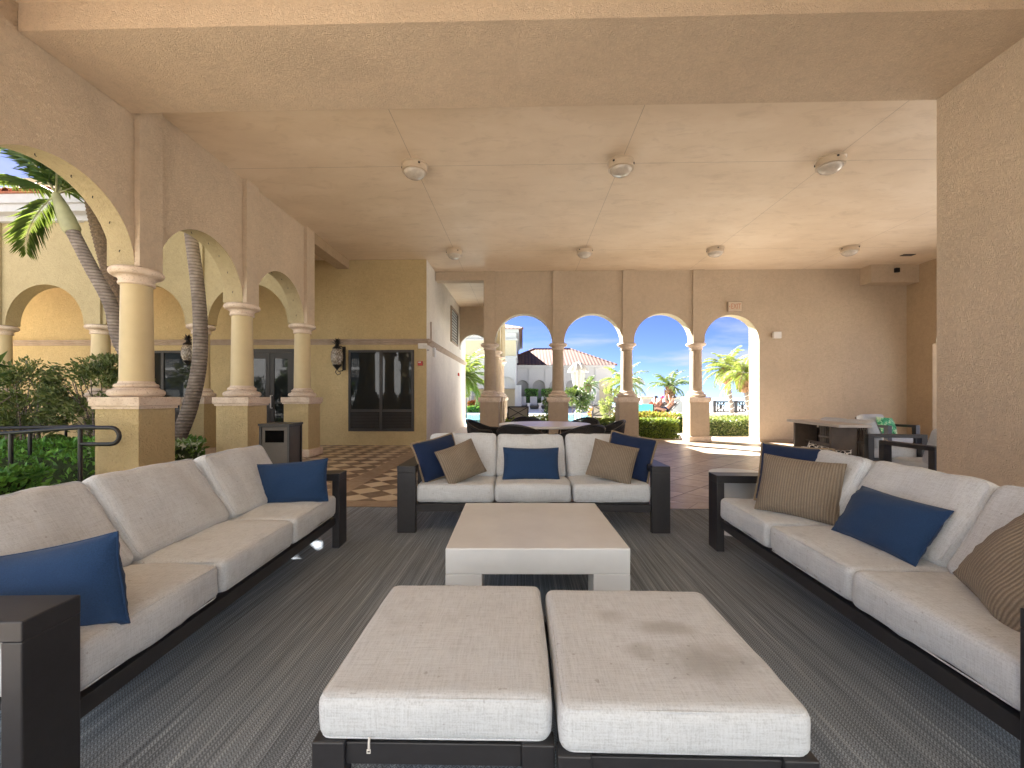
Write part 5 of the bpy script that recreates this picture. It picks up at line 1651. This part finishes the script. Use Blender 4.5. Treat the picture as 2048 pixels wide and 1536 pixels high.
off(MB().box(xl, xr + .2, FYY - .25, FYY + .1, zE - .28, zE + .002).box(6.8, xr + .01, FYY - .03, FYY + .01, 2.95, 3.10).build('cornice', M['farwhite'], t), t)
off(MB().box(6.75, xr + .005, FYY - .012, FYY + .006, .3, 2.95).build('render_panel', M['farcream'], t), t)
def hip(x0, x1, y0, y1, z, h, ridge_inset, mat, par, name='roof'):
    cy = (y0 + y1) / 2
    vs = [(x0, y0, z), (x1, y0, z), (x1, y1, z), (x0, y1, z), (x0 + ridge_inset, cy, z + h), (x1 - ridge_inset, cy, z + h)]
    mb = MB().add(vs, [(0, 1, 5, 4), (1, 2, 5), (2, 3, 4, 5), (3, 0, 4), (3, 2, 1, 0)])
    mb.tube([vs[1], vs[5]], .12, 6).tube([vs[4], vs[5]], .12, 6).tube([vs[0], vs[4]], .12, 6)
    return off(mb.build(name, mat, par), par)
hip(xl - .5, xr + .35, FYY - .45, FYY + 10.4, zE + .003, 2.3, 4.3, M['rooftile'], t)
t = thing('far_tower', 'two-storey pale tower with a tiled roof left of the far wing', 'building', (-5, 40, 0))
x1 = -.62; zT = 7.45
ty0, ty1 = 39.6, 55.0
mb = arch_strip(-11, x1, [(-1.55 - 2.25 * k, .80) for k in (3, 2, 1, 0)], 2.3, zT, ty0, ty0 + .35, 'x')
mb.box(-11, x1 - .002, ty0 + .352, ty1, 2.0, zT, mi=0).box(-11, x1 - .004, ty0 + 3.0, ty1, 0, 2.05, mi=1)
for k in range(-1, 4): mb.box(-1.55 - 1.125 - 2.25 * k - .30, -1.55 - 1.125 - 2.25 * k + .30, ty0 + .003, ty0 + .34, 0, 2.302, mi=0)
off(mb.build('wall', [M['farwhite'], M['farcream'], M['farwhite']], t), t)
off(MB().box(-11, x1 + .005, ty0 - .02, ty0 + .01, 5.0, 6.45).build('render_panel', M['farcream'], t), t)
off(MB().box(-11.2, x1 + .25, ty0 - .30, ty1, zT - .3, zT + .002).box(-11.1, x1 + .12, ty0 - .12, ty1, 6.45, 6.6).box(-11.1, x1 + .12, ty0 - .12, ty1, 4.85, 5.0).build('cornice', M['farwhite'], t), t)
hip(-11.6, x1 + .6, ty0 - .65, ty1 + .5, zT + .003, 2.0, 4.0, M['rooftile'], t)
# white hotel block across the terrace behind the photographer (it shows in the window glass)
t = thing('hotel_block', 'tall white hotel block with balcony strips, reflected in the dark window', 'building', (0, -23, 0))
off(MB().box(-64, 30, -26, -23, 0, 26).build('wall', M['hotel'], t), t)
for k in range(8):
    z = 1.2 + 3.1 * k
    bnd = MB(); bal = MB()
    for q in range(15):
        x = -62 + 6.2 * q
        bnd.box(x, x + 2.0, -23.03, -22.97, z, z + 2.0)
        bal.box(x - .3, x + 2.3, -23.02, -22.1, z - .35, z - .2)
        for r_ in range(14): bal.box(x - .25 + r_ * .19, x - .21 + r_ * .19, -22.16, -22.12, z - .2, z + .75)
    off(bnd.build('windows', M['glass'], t), t); off(bal.build('balcony', M['hotel'], t), t)
# loungers, side tables and topiary in front of the far arches
def make_fl(label):
    t = thing('padded_lounger', label, 'lounger', (0, 0, 0), 0, 'padded loungers before the far arches')
    MB().box(-.45, .45, 0, 1.7, .12, .36, .02).box(-.48, -.42, 0, 1.7, 0, .5).box(.42, .48, 0, 1.7, 0, .5).build('frame', M['black'], t)
    MB().prism([(.10, .37), (.0, .37), (1.1, .46), (1.6, 1.25), (1.72, 1.20), (1.2, .37)], -.36, .36, 'x').build('cushion', M['farwhite'], t)
    return t
fl = None
for i, (px_, lb) in enumerate(((1045, 'padded lounger in front of the first far arch'), (1068, 'padded lounger in front of the second far arch'), (1091, 'padded lounger in front of the third far arch, by the second back column'))):
    P = at_y(px_, 810, 42.5)
    o = make_fl(lb) if fl is None else dup(fl)
    if fl is None: fl = o
    o['label'] = lb; o.location = (P.x, 42.5, 0)
for i, (x, lb) in enumerate(((1063, 'grey-green box hedge behind the padded loungers, left one'), (1096, 'grey-green box hedge behind the padded loungers, right one'))):
    P = at_y(x, 800, 44.8)
    hedge('box_hedge', lb, 'hedge', P.x - .62, P.x + .62, 44.5, 45.1, 0, 1.95, 900, .17, M['lf_hedge'], 'box hedges before the far arches')
hedge('box_hedge', 'long dark hedge along the base of the far arches', 'hedge', -.7, 4.6, 44.0, 44.45, 0, .95, 1500, .18, M['lf_dark'])
for i, (px_, lb) in enumerate(((1057, 'small white table between the far loungers, left one'), (1080, 'small white table between the far loungers, right one'))):
    P = at_y(px_, 815, 42.4)
    t = thing('lounge_table', lb, 'table', (P.x, 42.4, 0), 0, 'white tables between the far loungers')
    MB().lathe([(.001, .55), (.26, .55), (.26, .60), (.001, .60)], 20).build('tabletop', M['tabletop'], t); MB().lathe([(.2, 0), (.1, .25), (.2, .552)], 16).build('base', M['tabletop'], t)

# ------------------------------------------------------------------ sky, sun, camera
TO_SUN = Vector((-.72, .69, 0)).normalized() * math.cos(R(SUN_EL)) + Vector((0, 0, math.sin(R(SUN_EL))))
w = bpy.data.worlds.new('World'); scene.world = w; w.use_nodes = True
nt = w.node_tree; bg = nt.nodes['Background']
sky = nt.nodes.new('ShaderNodeTexSky'); sky.sky_type = 'NISHITA'; sky.sun_disc = False
sky.sun_elevation = R(SUN_EL); sky.sun_rotation = math.atan2(TO_SUN.x, TO_SUN.y)
sky.air_density = .32; sky.dust_density = .1; sky.ozone_density = 4.0
tc = nt.nodes.new('ShaderNodeTexCoord')
sp = nt.nodes.new('ShaderNodeSeparateXYZ'); nt.links.new(tc.outputs['Generated'], sp.inputs[0])
def wm(op, a, b=0.0):
    x = nt.nodes.new('ShaderNodeMath'); x.operation = op
    for i, v in enumerate((a, b)):
        if hasattr(v, 'is_linked'): nt.links.new(v, x.inputs[i])
        else: x.inputs[i].default_value = v
    return x.outputs[0]
zz = wm('MAXIMUM', wm('ADD', sp.outputs[2], .09), .03)
cb = nt.nodes.new('ShaderNodeCombineXYZ')
nt.links.new(wm('DIVIDE', sp.outputs[0], zz), cb.inputs[0]); nt.links.new(wm('MULTIPLY', wm('DIVIDE', sp.outputs[1], zz), 1.0), cb.inputs[1])
nz = nt.nodes.new('ShaderNodeTexNoise'); nz.inputs['Scale'].default_value = .62; nz.inputs['Detail'].default_value = 7; nz.inputs['Roughness'].default_value = .55; nz.inputs['Distortion'].default_value = .3
nt.links.new(cb.outputs[0], nz.inputs['Vector'])
mr = nt.nodes.new('ShaderNodeMapRange'); mr.interpolation_type = 'SMOOTHSTEP'
nt.links.new(nz.outputs[0], mr.inputs[0]); mr.inputs[1].default_value = .49; mr.inputs[2].default_value = .72; mr.inputs[3].default_value = 0; mr.inputs[4].default_value = .85
mx = nt.nodes.new('ShaderNodeMix'); mx.data_type = 'RGBA'
nt.links.new(mr.outputs[0], mx.inputs[0]); nt.links.new(sky.outputs[0], mx.inputs[6]); mx.inputs[7].default_value = (*CLOUD, 1)
tint = nt.nodes.new('ShaderNodeMix'); tint.data_type = 'RGBA'; tint.blend_type = 'MULTIPLY'; tint.inputs[0].default_value = 1
nt.links.new(mx.outputs[2], tint.inputs[6]); tint.inputs[7].default_value = (*TINT, 1)
nt.links.new(tint.outputs[2], bg.inputs[0]); bg.inputs[1].default_value = SKY
sl = bpy.data.lights.new('sun', 'SUN'); sl.energy = SUN; sl.angle = R(.53); sl.color = (1, .98, .945)
so = bpy.data.objects.new('sun', sl); COL.objects.link(so)
so.rotation_euler = (-TO_SUN).to_track_quat('-Z', 'Y').to_euler(); so.location = TO_SUN * 60

cam = bpy.data.cameras.new('camera'); co = bpy.data.objects.new('camera', cam); COL.objects.link(co)
cam.sensor_fit = 'HORIZONTAL'; cam.sensor_width = 36; cam.lens = 36 * FPX / 2048
cam.shift_y = (CY - 768) / 2048
cam.clip_start = .05; cam.clip_end = 9000
co.location = (0, 0, CAMH); co.rotation_euler = (R(90), 0, YAW)
scene.camera = co
vs_ = scene.view_settings
vs_.view_transform = 'Standard'; vs_.look = 'None'; vs_.exposure = EXPO; vs_.gamma = 1
scene.cycles.max_bounces = 14; scene.cycles.diffuse_bounces = 8
scene.cycles.use_denoising = True
